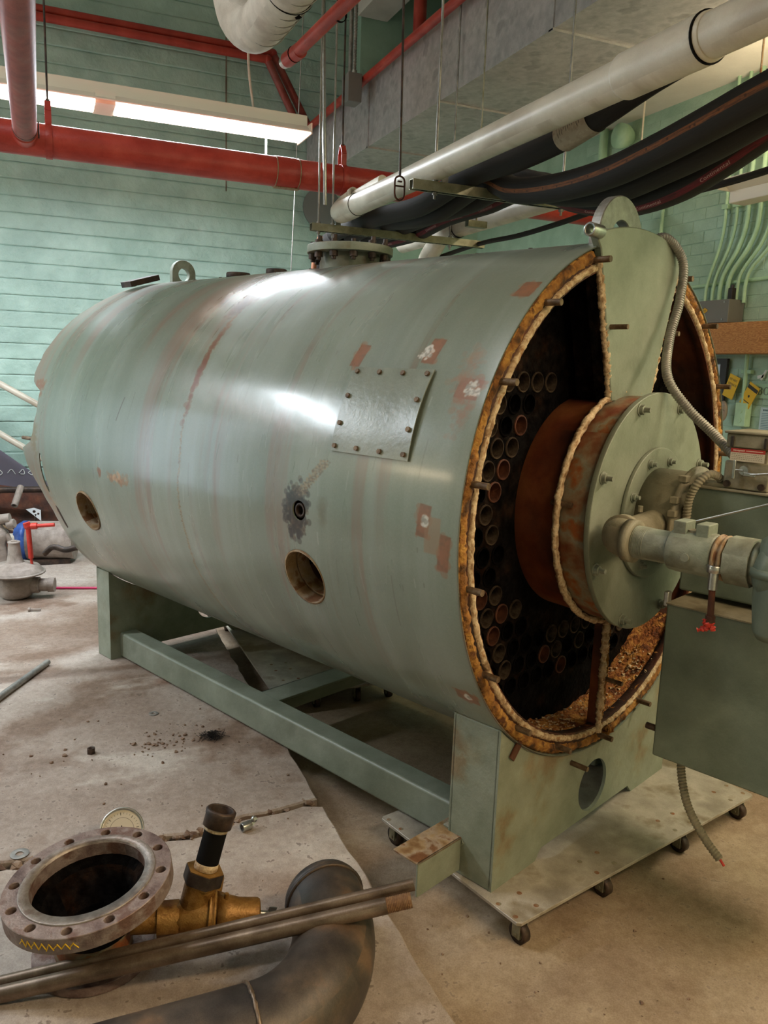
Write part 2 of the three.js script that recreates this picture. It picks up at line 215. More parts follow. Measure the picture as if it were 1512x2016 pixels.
{ // back wall of board-marked concrete: every board course stands a little proud or back
  const w = structGroup('wall_back'), r = rng(7);
  mesh('wall_core', bx(XL - 0.2, XR + 0.2, FLOOR, YC, ZB - 0.25, ZB - 0.004), M.wall, w);
  const hs = 0.134;
  for (let y = 0.02, k = 0; y < YC - 0.02; y += hs, k++) {
    const n = 60, x0 = XL, x1 = 1.09, proud = 0.004 + r() * 0.006, top = Math.min(y + hs, YC), pos = [], idx = [], lip = k % 3 === 0 ? 0.005 : 0.002;
    for (let i = 0; i <= n; i++) { const x = x0 + (x1 - x0) * (i < 4 ? i / 4 * 0.55 : 0.55 + 0.45 * (i - 4) / (n - 4)), j = (r() - 0.5) * 0.006, z = ZB + proud + (r() - 0.5) * 0.002, zl = z + lip * r(); pos.push(x, y + 0.0012 + j * 0.4, ZB - 0.006, x, y + 0.0018 + j * 0.4, zl, x, y + 0.014 + j, z, x, top - 0.016 + j, z, x, top - 0.0006 + (r() - 0.5) * 0.002, z - lip * 0.5 * r(), x, top - 0.0005, ZB - 0.006); }
    for (let i = 0; i < n; i++) for (let q = 0; q < 5; q++) { const a = i * 6 + q, b = a + 6; idx.push(a, b, a + 1, b, b + 1, a + 1); }
    const g = new THREE.BufferGeometry(); g.setAttribute('position', new THREE.Float32BufferAttribute(pos, 3)); g.setIndex(idx); g.computeVertexNormals();
    mesh('board_course', g, M.wall, w);
  }
}
mesh('joint_line', [bx(-0.142, -0.134, 3.2, YC, ZB, ZB + 0.0135)], M.rubble, scene.getObjectByName('wall_back'));
struct('wall_column', bx(1.09, XR, FLOOR, YC, ZB, ZB + 0.13), M.wallSmooth);
{ // right wall: painted brick, the bricks in view built one by one
  const w = structGroup('wall_right'), r = rng(9);
  mesh('wall_core', bx(XR, XR + 0.25, FLOOR, YC, ZB - 0.2, ZF + 0.2), M.brick, w);
  const gs = [0, 1, 2, 3].map((k) => { const g = flat(new RoundedBoxGeometry(0.022, 0.0705 + k * 0.0005, 0.2085 - k * 0.001, 1, 0.003)); return boxUV(g); });
  for (let j = 0; j < 29; j++) for (let i = 0; i < 10; i++) { const o = share('brick', gs[(i * 3 + j * 5) % 4], M.brick, w); o.position.set(XR + 0.0085 - r() * 0.002, 1.32 + j * 0.0762, -3.55 + i * 0.214 + (j % 2) * 0.107); o.rotation.set(0, (r() - 0.5) * 0.012, 0); }
}
{ // left wall with the open loading door
  const w = structGroup('wall_left');
  mesh('wall_panel', [bx(XL - 0.2, XL, FLOOR, YC, ZB - 0.2, -5.3), bx(XL - 0.2, XL, FLOOR, YC, -3.9, ZF + 0.2), bx(XL - 0.2, XL, 3.2, YC, -5.3, -3.9)], M.plainWall, w);
}
struct('wall_front', bx(XL - 0.2, XR + 0.2, FLOOR, YC, ZF, ZF + 0.2), M.plainWall);
struct('ground_outside', bx(XL - 9, XL - 0.2, -0.15, -0.03, -12, 5), mat({ color: 0x8f8d88, roughness: 0.9 }));

// ---------------------------------------------------------------- lamps
function fluorescent(label, [x, y, z], turn, length, color, power, glow = M.glow, gap = true) {
  const t = thing('fluorescent_fixture', label, 'light', [x, y, z], turn, 'fluorescent fixtures'), h = length / 2;
  mesh('housing', rbx(-h, h, 0.045, 0.12, -0.06, 0.06, 0.006), M.lampWhite, t);
  const prof = [[-0.15, 0.0], [-0.145, 0.0], [-0.06, 0.048], [0.06, 0.048], [0.145, 0.0], [0.15, 0.0], [0.15, 0.006], [0.062, 0.054], [-0.062, 0.054], [-0.15, 0.006]];
  const refl = plate(prof, [], length); refl.rotateY(Math.PI / 2).translate(-h, 0, 0); mesh('reflector', refl, M.lampWhite, t);
  for (const s of [-1, 1]) mesh('end_plate', bx(s * h - 0.004, s * h + 0.004, -0.012, 0.054, -0.15, 0.15), M.lampWhite, t);
  const spans = gap ? [[-h + 0.03, -0.06], [0.06, h - 0.03]] : [[-h + 0.03, h - 0.03]];
  for (const [a, b] of spans) for (const s of [-0.07, 0.07]) mesh('tube', rod(V(a, -0.002, s), V(b, -0.002, s), 0.016, 16), glow, t);
  if (gap) mesh('lamp_holder', bx(-0.055, 0.055, -0.012, 0.05, -0.12, 0.12), M.lampWhite, t);
  const l = new THREE.RectAreaLight(color, power, length - 0.1, 0.2); l.position.set(0, -0.024, 0); l.rotation.x = -Math.PI / 2; t.add(l);
  return t;
}
const warmer = new THREE.Color().setRGB(1, 0.84, 0.6);
const cool = new THREE.Color().setRGB(0.82, 0.93, 1.02), warm = new THREE.Color().setRGB(1, 0.74, 0.44);
const lampA = fluorescent('long fluorescent fixture hanging in front of the board-marked wall', [-1.36, 3.11, -3.18], 0, 2.46, cool, 52, M.glowCool);
mesh('cord', [tube([[0.92, 2.0, 0.01], [0.86, 0.79, 0.01], [0.855, 0.54, 0.01], [0.86, 0.34, 0.01], [0.89, 0.12, 0.01]], 0.008, 60, 8)], M.pvc, lampA);
mesh('pull_rod', [rod(V(0.97, -0.02, 0.02), V(0.97, -0.28, 0.02), 0.006, 8), rod(V(0.97, -0.28, 0.02), V(0.97, -0.3, 0.02), 0.01, 8)], M.lampWhite, lampA);
fluorescent('fluorescent fixture hanging beyond the left edge of the view, over the far pad', [-4.5, 3.15, -2.4], 0, 2.0, cool, 68, M.glowCool, false);
fluorescent('fluorescent fixture hanging high on the left, above the white wrapped pipe', [-3.2, 4.5, -0.6], 0, 2.4, cool, 22, M.glowCool, false);
{ const t = fluorescent('upward-facing fluorescent fixture by the right brick wall, behind the hoses', [1.98, 2.78, -0.62], Math.PI / 2, 1.9, warm, 9, M.glow, false); t.rotation.set(Math.PI, Math.PI / 2, 0); }
fluorescent('fluorescent fixture hanging under the soffit beyond the right edge of the view', [1.85, 3.3, 1.3], Math.PI / 2, 1.8, warmer, 56, M.glow, false);
fluorescent('fluorescent fixture hanging behind the viewer', [0.35, 3.12, 2.75], 0, 2.4, warm, 50);
{ const t = thing('wall_lamp', 'strip lamp on the far left wall', 'light', [XL + 0.06, 2.3, -1.55]);
  mesh('back_plate', rbx(-0.055, -0.02, -0.09, 0.09, -0.5, 0.5), M.lampWhite, t); mesh('tube', rod(V(0.0, 0, -0.45), V(0.0, 0, 0.45), 0.03, 16), M.glow, t);
  const l = new THREE.RectAreaLight(warm, 40, 0.9, 0.1); l.position.set(0.035, 0, 0); l.rotation.y = -Math.PI / 2; t.add(l); }
// ---------------------------------------------------------------- the boiler (built about its axis: x to the right, y up, z towards its open front)
const TURN = 22.58 * RAD, HB = 1.156, RB = 0.85;
const boiler = thing('fire_tube_boiler', 'large grey-green horizontal boiler with its front doors removed, standing on a skid', 'boiler', [0, PAD, 0], TURN);
const up = (gs) => (Array.isArray(gs) ? gs : [gs]).map((g) => g.translate(0, HB, 0));
const bp = (name, gs, m, parent = boiler, opt) => mesh(name, up(gs), m, parent, opt);
const pol = (r, a, z) => V(r * Math.cos(a * RAD), r * Math.sin(a * RAD), z);
// shell paint: rubbed, scratched and stained. u runs round (0..360 degrees), v from the front (0) to the rear (2.85 m)
const shellMap = canvasTex(2048, 1024, (c, W, H) => {
  const X = (deg) => ((deg + 360) % 360) / 360 * W, Y = (z) => -z / 2.85 * H, r = rng(77), PX = W / (2 * Math.PI * RB), PZ = H / 2.85;
  c.fillStyle = '#737b6d'; c.fillRect(0, 0, W, H);
  const n = tileNoise(1024, 4, 6, 91), s = tileNoise(1024, 3, 6, 92, 0.8, 9), d = tileNoise(1024, 6, 6, 93, 0.7, 5), im = c.getImageData(0, 0, W, H), p = im.data;
  for (let y = 0; y < H; y++) for (let x = 0; x < W; x++) {
    const i = y * W + x, k = (y % 1024) * 1024 + (x >> 1), deg = x / W * 360, g = (n[k] - 0.5) * 22 + (s[k] - 0.5) * 18 + (r() - 0.5) * 7;
    let q = [p[i * 4] + g, p[i * 4 + 1] + g, p[i * 4 + 2] + g];
    const dust = smooth(0.52, 0.74, d[k] - 0.13 * smooth(450, 250, y) + 0.22 * Math.max(0, 1 - Math.abs(deg - 95) / 55) - 0.06);   // streaky settled dirt, thickest along the top
    q = mix3(q, [124, 104, 90], 0.72 * dust); const bl = smooth(0.6, 0.8, s[k]); q = mix3(q, [134, 140, 132], 0.3 * bl);
    p[i * 4] = q[0]; p[i * 4 + 1] = q[1]; p[i * 4 + 2] = q[2];
  }
  c.putImageData(im, 0, 0);
  const blot = (deg, z, w, h, col, n, a) => { for (let i = 0; i < n; i++) { c.globalAlpha = a * (0.4 + r() * 0.6); c.fillStyle = col; const px = X(deg) + (r() + r() - 1) * w / 2 * PX, py = Y(z) + (r() + r() - 1) * h / 2 * PZ, k = 1 + r() * 4; c.beginPath(); c.ellipse(px, py, k * (0.6 + r()), k * (0.5 + r() * 0.8), r() * 3, 0, 7); c.fill(); } c.globalAlpha = 1; };
  const rect = (deg, z, w, h, col, a, slant = 0) => { c.save(); c.globalAlpha = a; c.translate(X(deg), Y(z)); c.rotate(slant); c.fillStyle = col; c.fillRect(-w / 2 * PX, -h / 2 * PZ, w * PX, h * PZ); c.restore(); };
  // girth seam: rusty weld line
  for (let deg = 40; deg < 320; deg += 0.25) { const z = -1.345 + 0.004 * Math.sin(deg * 0.3); c.globalAlpha = 0.35 + 0.4 * r(); c.fillStyle = r() < 0.5 ? '#6d5234' : '#8a7350'; c.fillRect(X(deg), Y(z) + (r() - 0.5) * 3, 2, 2 + r() * 3); } c.globalAlpha = 1;
  blot(128, -1.38, 0.22, 0.10, '#4f3a2c', 260, 0.5); blot(118, -1.33, 0.3, 0.07, '#4a352a', 240, 0.5); blot(150, -1.35, 0.5, 0.035, '#6d3f26', 260, 0.45); blot(110, -1.25, 0.25, 0.12, '#3f3029', 160, 0.35);
  // primer patches where lugs were cut off, and their smears
  for (const [deg, z, w, h] of [[146.5, -0.53, 0.08, 0.045], [145.2, -0.24, 0.085, 0.05], [153, -0.06, 0.06, 0.08], [128.8, -0.05, 0.07, 0.06], [178, -0.118, 0.09, 0.042], [183.2, -0.043, 0.1, 0.038], [216.1, -0.06, 0.045, 0.08]]) { rect(deg, z, w, h, '#75482f', 0.8, 0.1); blot(deg, z, w * 1.2, h * 1.2, '#8a5b40', 50, 0.5); }
  rect(180.4, -0.085, 0.1, 0.055, '#8f6d52', 0.55); blot(150, -0.09, 0.2, 0.1, '#8b6a52', 120, 0.25); blot(156, -0.06, 0.25, 0.09, '#8b5d43', 90, 0.25);
  for (const [deg, z, k] of [[145.6, -0.262, 0.05], [153, -0.05, 0.055], [178, -0.112, 0.025], [216, -0.06, 0.02]]) for (let i = 0; i < 60; i++) { c.fillStyle = r() < 0.6 ? '#cfcac1' : '#8f887e'; c.globalAlpha = 0.75; const t = r(), px = X(deg) + (t - 0.5) * k * PX * 0.7 + (r() - 0.5) * 4, py = Y(z) + (r() + r() - 1) * k * PZ * (0.2 + 0.6 * t); c.beginPath(); c.ellipse(px, py, 1 + r() * 2.5, 0.8 + r() * 2, r() * 3, 0, 7); c.fill(); } c.globalAlpha = 1;
  // scorched paint round the small coupling, a burnt trail above it
  for (let i = 0; i < 900; i++) { const a = r() * 6.28, k = Math.abs(r() + r() - 1) * 0.085, cx = X(181.3), cy = Y(-0.655); c.globalAlpha = 0.4; c.fillStyle = r() < 0.7 ? '#1f1712' : '#5a4633'; c.beginPath(); c.arc(cx + Math.cos(a) * k * PX * 1.25, cy + Math.sin(a) * k * PZ * 0.85, 1 + r() * 3.5, 0, 7); c.fill(); }
  for (let i = 0; i < 200; i++) { c.globalAlpha = 0.3; c.fillStyle = '#231b16'; c.fillRect(X(185.2 + r() * 1.7), Y(-0.685 + r() * 0.012 + (r() < 0.5 ? 0.035 : 0)), 5, 2.5); } 
  for (let t = 0; t < 1; t += 0.004) { c.globalAlpha = 0.5; c.fillStyle = r() < 0.5 ? '#8f7a5c' : '#5c4a38'; c.fillRect(X(177 - 7.6 * t) + r() * 4, Y(-0.63 + 0.10 * t) + (r() - 0.5) * 16, 2, 3); }
  blot(180.5, -0.53, 0.1, 0.045, '#6b6a58', 160, 0.12);
  // rusty scrawl near the rear, streaks
  blot(-176, -1.83, 0.07, 0.2, '#8a5a34', 60, 0.6); blot(-176, -1.83, 0.05, 0.18, '#b08a66', 26, 0.6); blot(-176.3, -1.985, 0.04, 0.03, '#7a4a26', 16, 0.7);
  blot(200, -2.62, 0.3, 0.1, '#8a5f3c', 120, 0.25); blot(178, -2.66, 0.2, 0.08, '#6f5a3a', 160, 0.35); blot(161, -2.67, 0.1, 0.12, '#7b4a30', 120, 0.45);
  // scratches, mostly running round the shell
  for (let i = 0; i < 420; i++) { const deg = 95 + r() * 150, z = -0.1 - r() * 2.5, L = 4 + r() * r() * 70; c.globalAlpha = 0.15 + r() * 0.3; c.strokeStyle = r() < 0.65 ? '#a9aca2' : '#4b453b'; c.lineWidth = 0.6 + r() * 1.1; c.beginPath(); c.moveTo(X(deg), Y(z)); c.lineTo(X(deg) + L, Y(z) + (r() - 0.5) * L * 0.3); c.stroke(); }
  for (let i = 0; i < 130; i++) { const deg = 190 + r() * 60, z = -0.3 - r() * 2.3; c.globalAlpha = 0.14; c.strokeStyle = '#5c4b36'; c.lineWidth = 1.5; c.beginPath(); c.moveTo(X(deg), Y(z)); c.lineTo(X(deg) + 30 + r() * 70, Y(z)); c.stroke(); }
  c.globalAlpha = 0.8; c.strokeStyle = '#45352a'; c.lineWidth = 2; c.beginPath(); c.moveTo(X(161), Y(-1.83)); c.lineTo(X(168), Y(-1.86)); c.stroke(); c.globalAlpha = 1;
});
shellMap.flipY = false;
M.shell = mat({ map: shellMap, roughness: 0.44, roughnessMap: greyNoise(512, 0, 5, 94, 110, 255, 6, 1, 4), bumpMap: (() => { const t = greyNoise(1024, 0, 22, 95, 0, 255, 5, 1.6, 1); return t; })(), bumpScale: 0.0006, clearcoat: 0.35, clearcoatRoughness: 0.16 });
M.shell.bumpMap.repeat.set(3, 2);
{
  const nT = 256, nZ = 40, rr = rng(5), jag = Array.from({ length: 64 }, () => rr());
  const rearAt = (a) => { const e = [[0, -2.7], [120, -2.7], [150, -2.775], [156.5, -2.778], [160.2, -2.74], [160.6, -2.66], [168, -2.648], [177, -2.685], [179.2, -2.70], [180.9, -2.8], [185, -2.79], [195, -2.705], [204, -2.675], [223, -2.68], [260, -2.69], [360, -2.7]]; let k = 0; while (k < e.length - 2 && a > e[k + 1][0]) k++; const t = clamp01((a - e[k][0]) / (e[k + 1][0] - e[k][0])); return e[k][1] + (e[k + 1][1] - e[k][1]) * t + (jag[Math.floor(a / 3) % 64] - 0.5) * 0.008; };
  const dent = (a, z) => { const k = smooth(-2.2, -2.7, z); return -0.02 * k * Math.exp(-(((a - 205) / 14) ** 2)) + 0.012 * k * Math.exp(-(((a - 140) / 18) ** 2)) - 0.0035 * Math.exp(-(((z + 0.85) / 0.5) ** 2)) * Math.sin(a * RAD * 3) - 0.004 * Math.exp(-(((z + 1.345) / 0.012) ** 2)); };
  const pos = [], uv = [], idx = [];
  for (const inner of [0, 1]) for (let j = 0; j <= nZ; j++) for (let i = 0; i <= nT; i++) { const a = i / nT * 360, zr = rearAt(a), f = j / nZ, z = 0.004 + (zr - 0.004) * f, R = RB - inner * 0.005 + dent(a, z), q = pol(R, a, z); pos.push(q.x, q.y, q.z); uv.push(a / 360, -z / 2.85); }
  const S = (nT + 1) * (nZ + 1), at = (n, j, i) => n * S + j * (nT + 1) + i;
  for (let j = 0; j < nZ; j++) for (let i = 0; i < nT; i++) { idx.push(at(0, j, i), at(0, j + 1, i), at(0, j, i + 1), at(0, j, i + 1), at(0, j + 1, i), at(0, j + 1, i + 1), at(1, j, i), at(1, j, i + 1), at(1, j + 1, i), at(1, j, i + 1), at(1, j + 1, i + 1), at(1, j + 1, i)); }
  for (let i = 0; i < nT; i++) for (const [j, s] of [[0, 1], [nZ, -1]]) { const a = at(0, j, i), b = at(0, j, i + 1), c = at(1, j, i), d = at(1, j, i + 1); if (s > 0) idx.push(a, b, c, b, d, c); else idx.push(a, c, b, b, c, d); }
  let g = new THREE.BufferGeometry(); g.setAttribute('position', new THREE.Float32BufferAttribute(pos, 3)); g.setAttribute('uv', new THREE.Float32BufferAttribute(uv, 2)); g.setIndex(idx); g.computeVertexNormals();
  const ev = new Evaluator(); ev.useGroups = false; let b = new Brush(g); b.updateMatrixWorld();
  for (const [a, z, R] of [[-163.3, -0.647, 0.098], [-162.4, -2.186, 0.098], [-178.7, -0.64, 0.032]]) { const c = new Brush(rod(pol(0.7, a, z), pol(0.95, a, z), R, 40)); c.updateMatrixWorld(); b = ev.evaluate(b, c, SUBTRACTION); }
  { const sl = new THREE.SphereGeometry(1, 16, 12).scale(0.03, 0.105, 0.018); const c = new Brush(sl); c.position.copy(pol(0.84, -171, -2.6)); c.rotation.z = 9 * RAD; c.updateMatrixWorld(); b = ev.evaluate(b, c, SUBTRACTION); }
  const sg = b.geometry.clone(); bp('shell', sg, M.shell, boiler, { keepUV: true });
}
// pressure shell behind the lagging, open rear
{ const ev = new Evaluator(); ev.useGroups = false; let b = new Brush(latheOn([[0.793, 0.006], [0.8, 0.0], [0.8, -2.642], [0.793, -2.642], [0.793, 0.006]], V(0, 0, 0), V(0, 0, 1), 96)); b.updateMatrixWorld(); for (const [a, z] of [[-163.3, -0.647], [-162.4, -2.186]]) { const c = new Brush(rod(pol(0.7, a, z), pol(0.9, a, z), 0.083, 36)); c.updateMatrixWorld(); b = ev.evaluate(b, c, SUBTRACTION); } bp('inner_shell', b.geometry.clone(), M.rustDark); }
bp('rear_plate', [rod(V(0, 0, -2.6), V(0, 0, -2.58), 0.835, 64)], M.rustDark);
for (const [a, z, R] of [[-163.3, -0.647, 0.094], [-162.4, -2.186, 0.094]]) { bp('port_sleeve', hollow(pol(0.852, a, z), pol(0.8, a, z), R + 0.003, R - 0.002, 40), M.tan); bp('port_floor', hollow(pol(0.806, a, z), pol(0.76, a, z), R, R * 0.87, 36), M.tan); }
{ const a = -178.7, z = -0.64; bp('pipe_coupling', [hollow(pol(0.8, a, z), pol(0.846, a, z), 0.024, 0.015, 24)], M.darkSteel); bp('coupling_recess', rod(pol(0.8, a, z), pol(0.806, a, z), 0.034, 24), M.black); }
// front rim: lagging, rope packing
const ringPts = (r, z, n = 72, a0 = 0, a1 = 360) => Array.from({ length: n }, (_, i) => pol(r, a0 + (a1 - a0) * i / n, z));
bp('rim_lagging', [rope(ringPts(0.824, -0.014, 72, 110, 430), 0.0215, 0.24, { n: 620, seed: 3 })], M.orange);
bp('rim_ring', [latheOn([[0.775, 0.0], [0.812, 0.0], [0.812, -0.03], [0.775, -0.03], [0.775, 0.0]], V(0, 0, 0), V(0, 0, 1), 96)], M.rustDark);
bp('rim_rope', [rope(ringPts(0.791, -0.001, 72, 109, 431), 0.0105, 0.22, { n: 640, seed: 4, twist: 0.9 })], M.gasket);
// tube sheet with drilled holes, and the tubes rolled into it
const ZT = -0.16;
{
  const spots = []; for (let j = -11; j <= 6; j++) for (let i = -12; i <= 12; i++) { const x = -0.52 + (i + (((j % 2) + 2) % 2 ? 0.5 : 0)) * 0.0772, y = 0.138 + j * 0.0668, r = Math.hypot(x, y); if (r > 0.452 && r < 0.735 && y < 0.42 && (Math.abs(x) > 0.05 || y < 0)) spots.push([x, y]); }
  const sheet = bp('tube_sheet', plate(arc(0.795, 0, 357.5, 143), [[0, 0, 0.36], ...spots.map(([x, y]) => [x, y, 0.0315])], 0.02).translate(0, 0, ZT - 0.02), M.soot);
  const rim = [[0.0285, 0.005], [0.0325, 0.005], [0.0325, 0.0], [0.031, -0.2], [0.0295, -0.2], [0.0285, 0.005]], tg = boxUV(flat(latheOn(rim, V(0, 0, 0), V(0, 0, 1), 18))), sw = [M.soot, M.rustDark, M.tan];
  const r = rng(15); spots.forEach(([x, y]) => { const o = share('boiler_tube', tg, r() < 0.45 ? M.soot : r() < 0.75 ? M.sootRim : M.rustDark, sheet); o.position.set(x, y + HB, ZT); });
  bp('smokebox_back', rod(V(0, 0, ZT - 0.23), V(0, 0, ZT - 0.22), 0.79, 64), M.black);
}
// furnace neck with its rope packing, and the partition that splits the smokebox
bp('furnace_neck', [latheOn([[0.345, -0.19], [0.362, -0.19], [0.366, -0.1], [0.372, -0.02], [0.378, 0.0], [0.36, 0.0], [0.345, -0.19]], V(0, 0, 0), V(0, 0, 1), 72)], M.furnace);
bp('neck_collar', [latheOn([[0.34, 0.0], [0.372, 0.0], [0.372, 0.1], [0.34, 0.1], [0.34, 0.0]], V(0, 0, 0), V(0, 0, 1), 72)], M.neck);
bp('neck_rope', [rope(ringPts(0.385, 0.004), 0.011, 0.3, { n: 320, closed: true, seed: 8, twist: 0.9 })], M.gasket);
{
  const wall2 = (x0, y0, x1, y1, t) => { const g = new THREE.BoxGeometry(t, Math.hypot(x1 - x0, y1 - y0), 0.035); g.rotateZ(Math.atan2(y1 - y0, x1 - x0) - Math.PI / 2); return g.translate((x0 + x1) / 2, (y0 + y1) / 2, -0.02); };
  bp('partition', [wall2(-0.124, 0.352, -0.262, 0.78, 0.018)], M.soot); bp('partition', [wall2(0.124, 0.352, 0.262, 0.78, 0.018)], M.rustDark); bp('partition', [wall2(0.0, -0.37, 0.0, -0.8, 0.03)], M.furnace);
  bp('partition_rope', [rope([[-0.124, 0.352, 0.004], [-0.16, 0.47, 0.006], [-0.2, 0.6, 0.004], [-0.235, 0.7, 0.006], [-0.262, 0.775, 0.004]], 0.0115, 0.35, { n: 90, seed: 9, twist: 0.9 })], M.gasket);
  bp('partition_rope', [rope([[0.13, 0.352, 0.004], [0.165, 0.47, 0.008], [0.2, 0.6, 0.004], [0.262, 0.775, 0.004]], 0.011, 0.35, { n: 90, seed: 10, twist: 0.9 })], M.gasket);
  bp('partition_rope', [rope([[-0.012, -0.38, 0.004], [-0.014, -0.5, 0.006], [-0.01, -0.65, 0.004], [-0.012, -0.8, 0.006]], 0.012, 0.45, { n: 90, seed: 11, twist: 0.9 })], M.gasket);
  bp('partition_lagging', [rope([[0.02, -0.38, -0.01], [0.022, -0.55, -0.008], [0.02, -0.8, -0.01]], 0.014, 0.5, { n: 80, seed: 12 })], M.orange);
  bp('loose_end', [rope([[0.03, -0.79, 0.01], [0.035, -0.815, 0.02], [0.03, -0.84, 0.02]], 0.007, 0.7, { n: 24, seed: 13 }), rope([[0.03, -0.80, 0.014], [0.05, -0.81, 0.02]], 0.014, 0.7, { n: 12, seed: 14 })], M.orange);
  // rust flakes lying along the bottom of the smokebox
  const r = rng(21), fl = []; const bed = new THREE.CylinderGeometry(0.79, 0.79, 0.15, 60, 6, true, 0, 1.5).rotateX(Math.PI / 2).rotateZ(-Math.PI / 2 + 0.82).translate(0, 0, -0.082);
  { const bd = []; const nA = 60, nZ = 10, pos = [], idx = []; for (let j = 0; j <= nZ; j++) for (let i = 0; i <= nA; i++) { const a = 228 + 92 * i / nA, z = -0.006 - 0.152 * j / nZ, e = Math.min(i, nA - i) / 8, q = pol(0.792 - Math.min(1, e) * (0.004 + 0.016 * r()), a, z); pos.push(q.x, q.y, q.z); } for (let j = 0; j < nZ; j++) for (let i = 0; i < nA; i++) { const a = j * (nA + 1) + i; idx.push(a, a + 1, a + nA + 1, a + 1, a + nA + 2, a + nA + 1); } const g = new THREE.BufferGeometry(); g.setAttribute('position', new THREE.Float32BufferAttribute(pos, 3)); g.setIndex(idx); g.computeVertexNormals(); bd.push(g); bp('rust_bed', bd, M.flakes); }
  for (let i = 0; i < 620; i++) { const a = 236 + r() * 70, z = -0.012 - r() * 0.14, q = pol(0.783 - r() * 0.006, a, z); if (Math.abs(q.x) < 0.02) continue; fl.push(new THREE.TetrahedronGeometry(0.003 + r() * 0.008).scale(1, 0.5, 1).rotateY(r() * 6).rotateX((r() - 0.5) * 1.6).translate(q.x, q.y, q.z)); }
  bp('rust_flakes', fl, M.gasket, boiler, { kind: 'stuff' });
}
// studs round the rim and along the partitions
for (let a = 10; a < 360; a += 20) { if (a === 90) continue; const q = pol(0.815, a, 0); bp('stud', rod(V(q.x, q.y, -0.02), V(q.x, q.y, 0.058), 0.0095, 12), M.stud); }
for (const [x, y, z] of [[-0.175, 0.58, 0.075], [-0.105, 0.345, 0.07], [0.21, 0.58, 0.06], [-0.375, 0.05, 0.05], [0.012, -0.61, 0.07]]) bp('stud', rod(V(x, y, -0.02), V(x, y, z), 0.008, 12), M.stud);
bp('stud', rod(V(-0.16, -0.87, -0.06), V(-0.16, -0.87, 0.06), 0.009, 12), M.stud);
// keystone panel between the two door openings, and its lifting eye
{
  const a0 = Math.atan2(0.8, 0.262) / RAD, top = arc(0.886, a0 - 1.3, 180 - a0 + 1.3, 18);
  bp('keystone_panel', plate([[0.128, 0.357], [0.262, 0.80], ...top, [-0.262, 0.80], [-0.128, 0.357]], [], 0.02, 0.003).translate(0, 0, -0.006), M.paint);
  bp('keystone_box', [plate([[0.11, 0.36], [0.235, 0.79], ...arc(0.838, a0 + 1, 180 - a0 - 1, 12), [-0.235, 0.79], [-0.11, 0.36]], [], 0.11).translate(0, 0, -0.12)], M.soot);
  bp('lifting_eye', plate(arc(0.14, 0, 356, 60, 0, 0.857), [[0, 0.857, 0.07]], 0.03, 0.003).translate(0, 0, -0.1), M.steel, boiler, { label: 'thick bare steel lifting eye' });
  const sp = V(-0.275, 0.838, 0.0); bp('pipe_stub', [hollow(V(-0.285, 0.842, 0.02), V(-0.345, 0.842, 0.02), 0.02, 0.013, 18)], M.zinc);
}
bp('lifting_eye', plate([[-0.07, 0.845], [0.07, 0.845], [0.07, 0.9], ...arc(0.07, 10, 170, 16, 0, 0.9), [-0.07, 0.9]], [[0, 0.895, 0.036]], 0.025, 0.002).translate(0, 0, -2.69), M.greyGreen);
// top nozzle: neck, flange, bolts
{
  const z = -1.346; const nz = bp('steam_nozzle', [latheOn([[0.11, 0.8], [0.135, 0.8], [0.128, 0.88], [0.128, 0.908], [0.11, 0.908], [0.11, 0.8]], V(0, 0, z), V(0, 1, z), 48)], M.paintDusty);
  bp('flange', [latheOn([[0.11, 0.905], [0.182, 0.905], [0.185, 0.908], [0.185, 0.935], [0.182, 0.938], [0.15, 0.94], [0.11, 0.94], [0.11, 0.905]], V(0, 0, z), V(0, 1, z), 60)], M.paintRusty, nz);
  for (let k = 0; k < 12; k++) { const a = (k * 30 + 8) * RAD, x = 0.16 * Math.cos(a), zz = z + 0.16 * Math.sin(a), h = k % 3 === 1 ? 0.938 : 0.968; bp('bolt', [rod(V(x, 0.87, zz), V(x + 0.006, h, zz), 0.01, 10), hexBar(V(x, 0.882, zz), V(x, 0.903, zz), 0.018), hexBar(V(x, 0.94, zz), V(x, 0.952, zz), k % 3 ? 0.0105 : 0.017)], M.darkSteel, nz); }
}
for (const [z, r] of [[-2.163, 0.06], [-1.855, 0.05]]) bp('top_coupling', [latheOn([[r * 0.55, 0.84], [r, 0.84], [r, 0.872], [r * 0.96, 0.877], [r * 0.55, 0.877], [r * 0.55, 0.84]], V(0, 0, z), V(0, 1, z), 28)], M.darkSteel);
bp('top_plate', [new THREE.BoxGeometry(0.17, 0.028, 0.1).rotateZ(0.3).translate(-0.28, 0.832, -2.63)], M.darkSteel);
for (let k = 0; k < 11; k++) { const z = -0.16 - k * 0.235; if (Math.abs(z + 1.346) < 0.2) continue; bp('seam_screw', rod(pol(0.845, 92, z), pol(0.861, 92, z), 0.008, 8), M.darkSteel); }
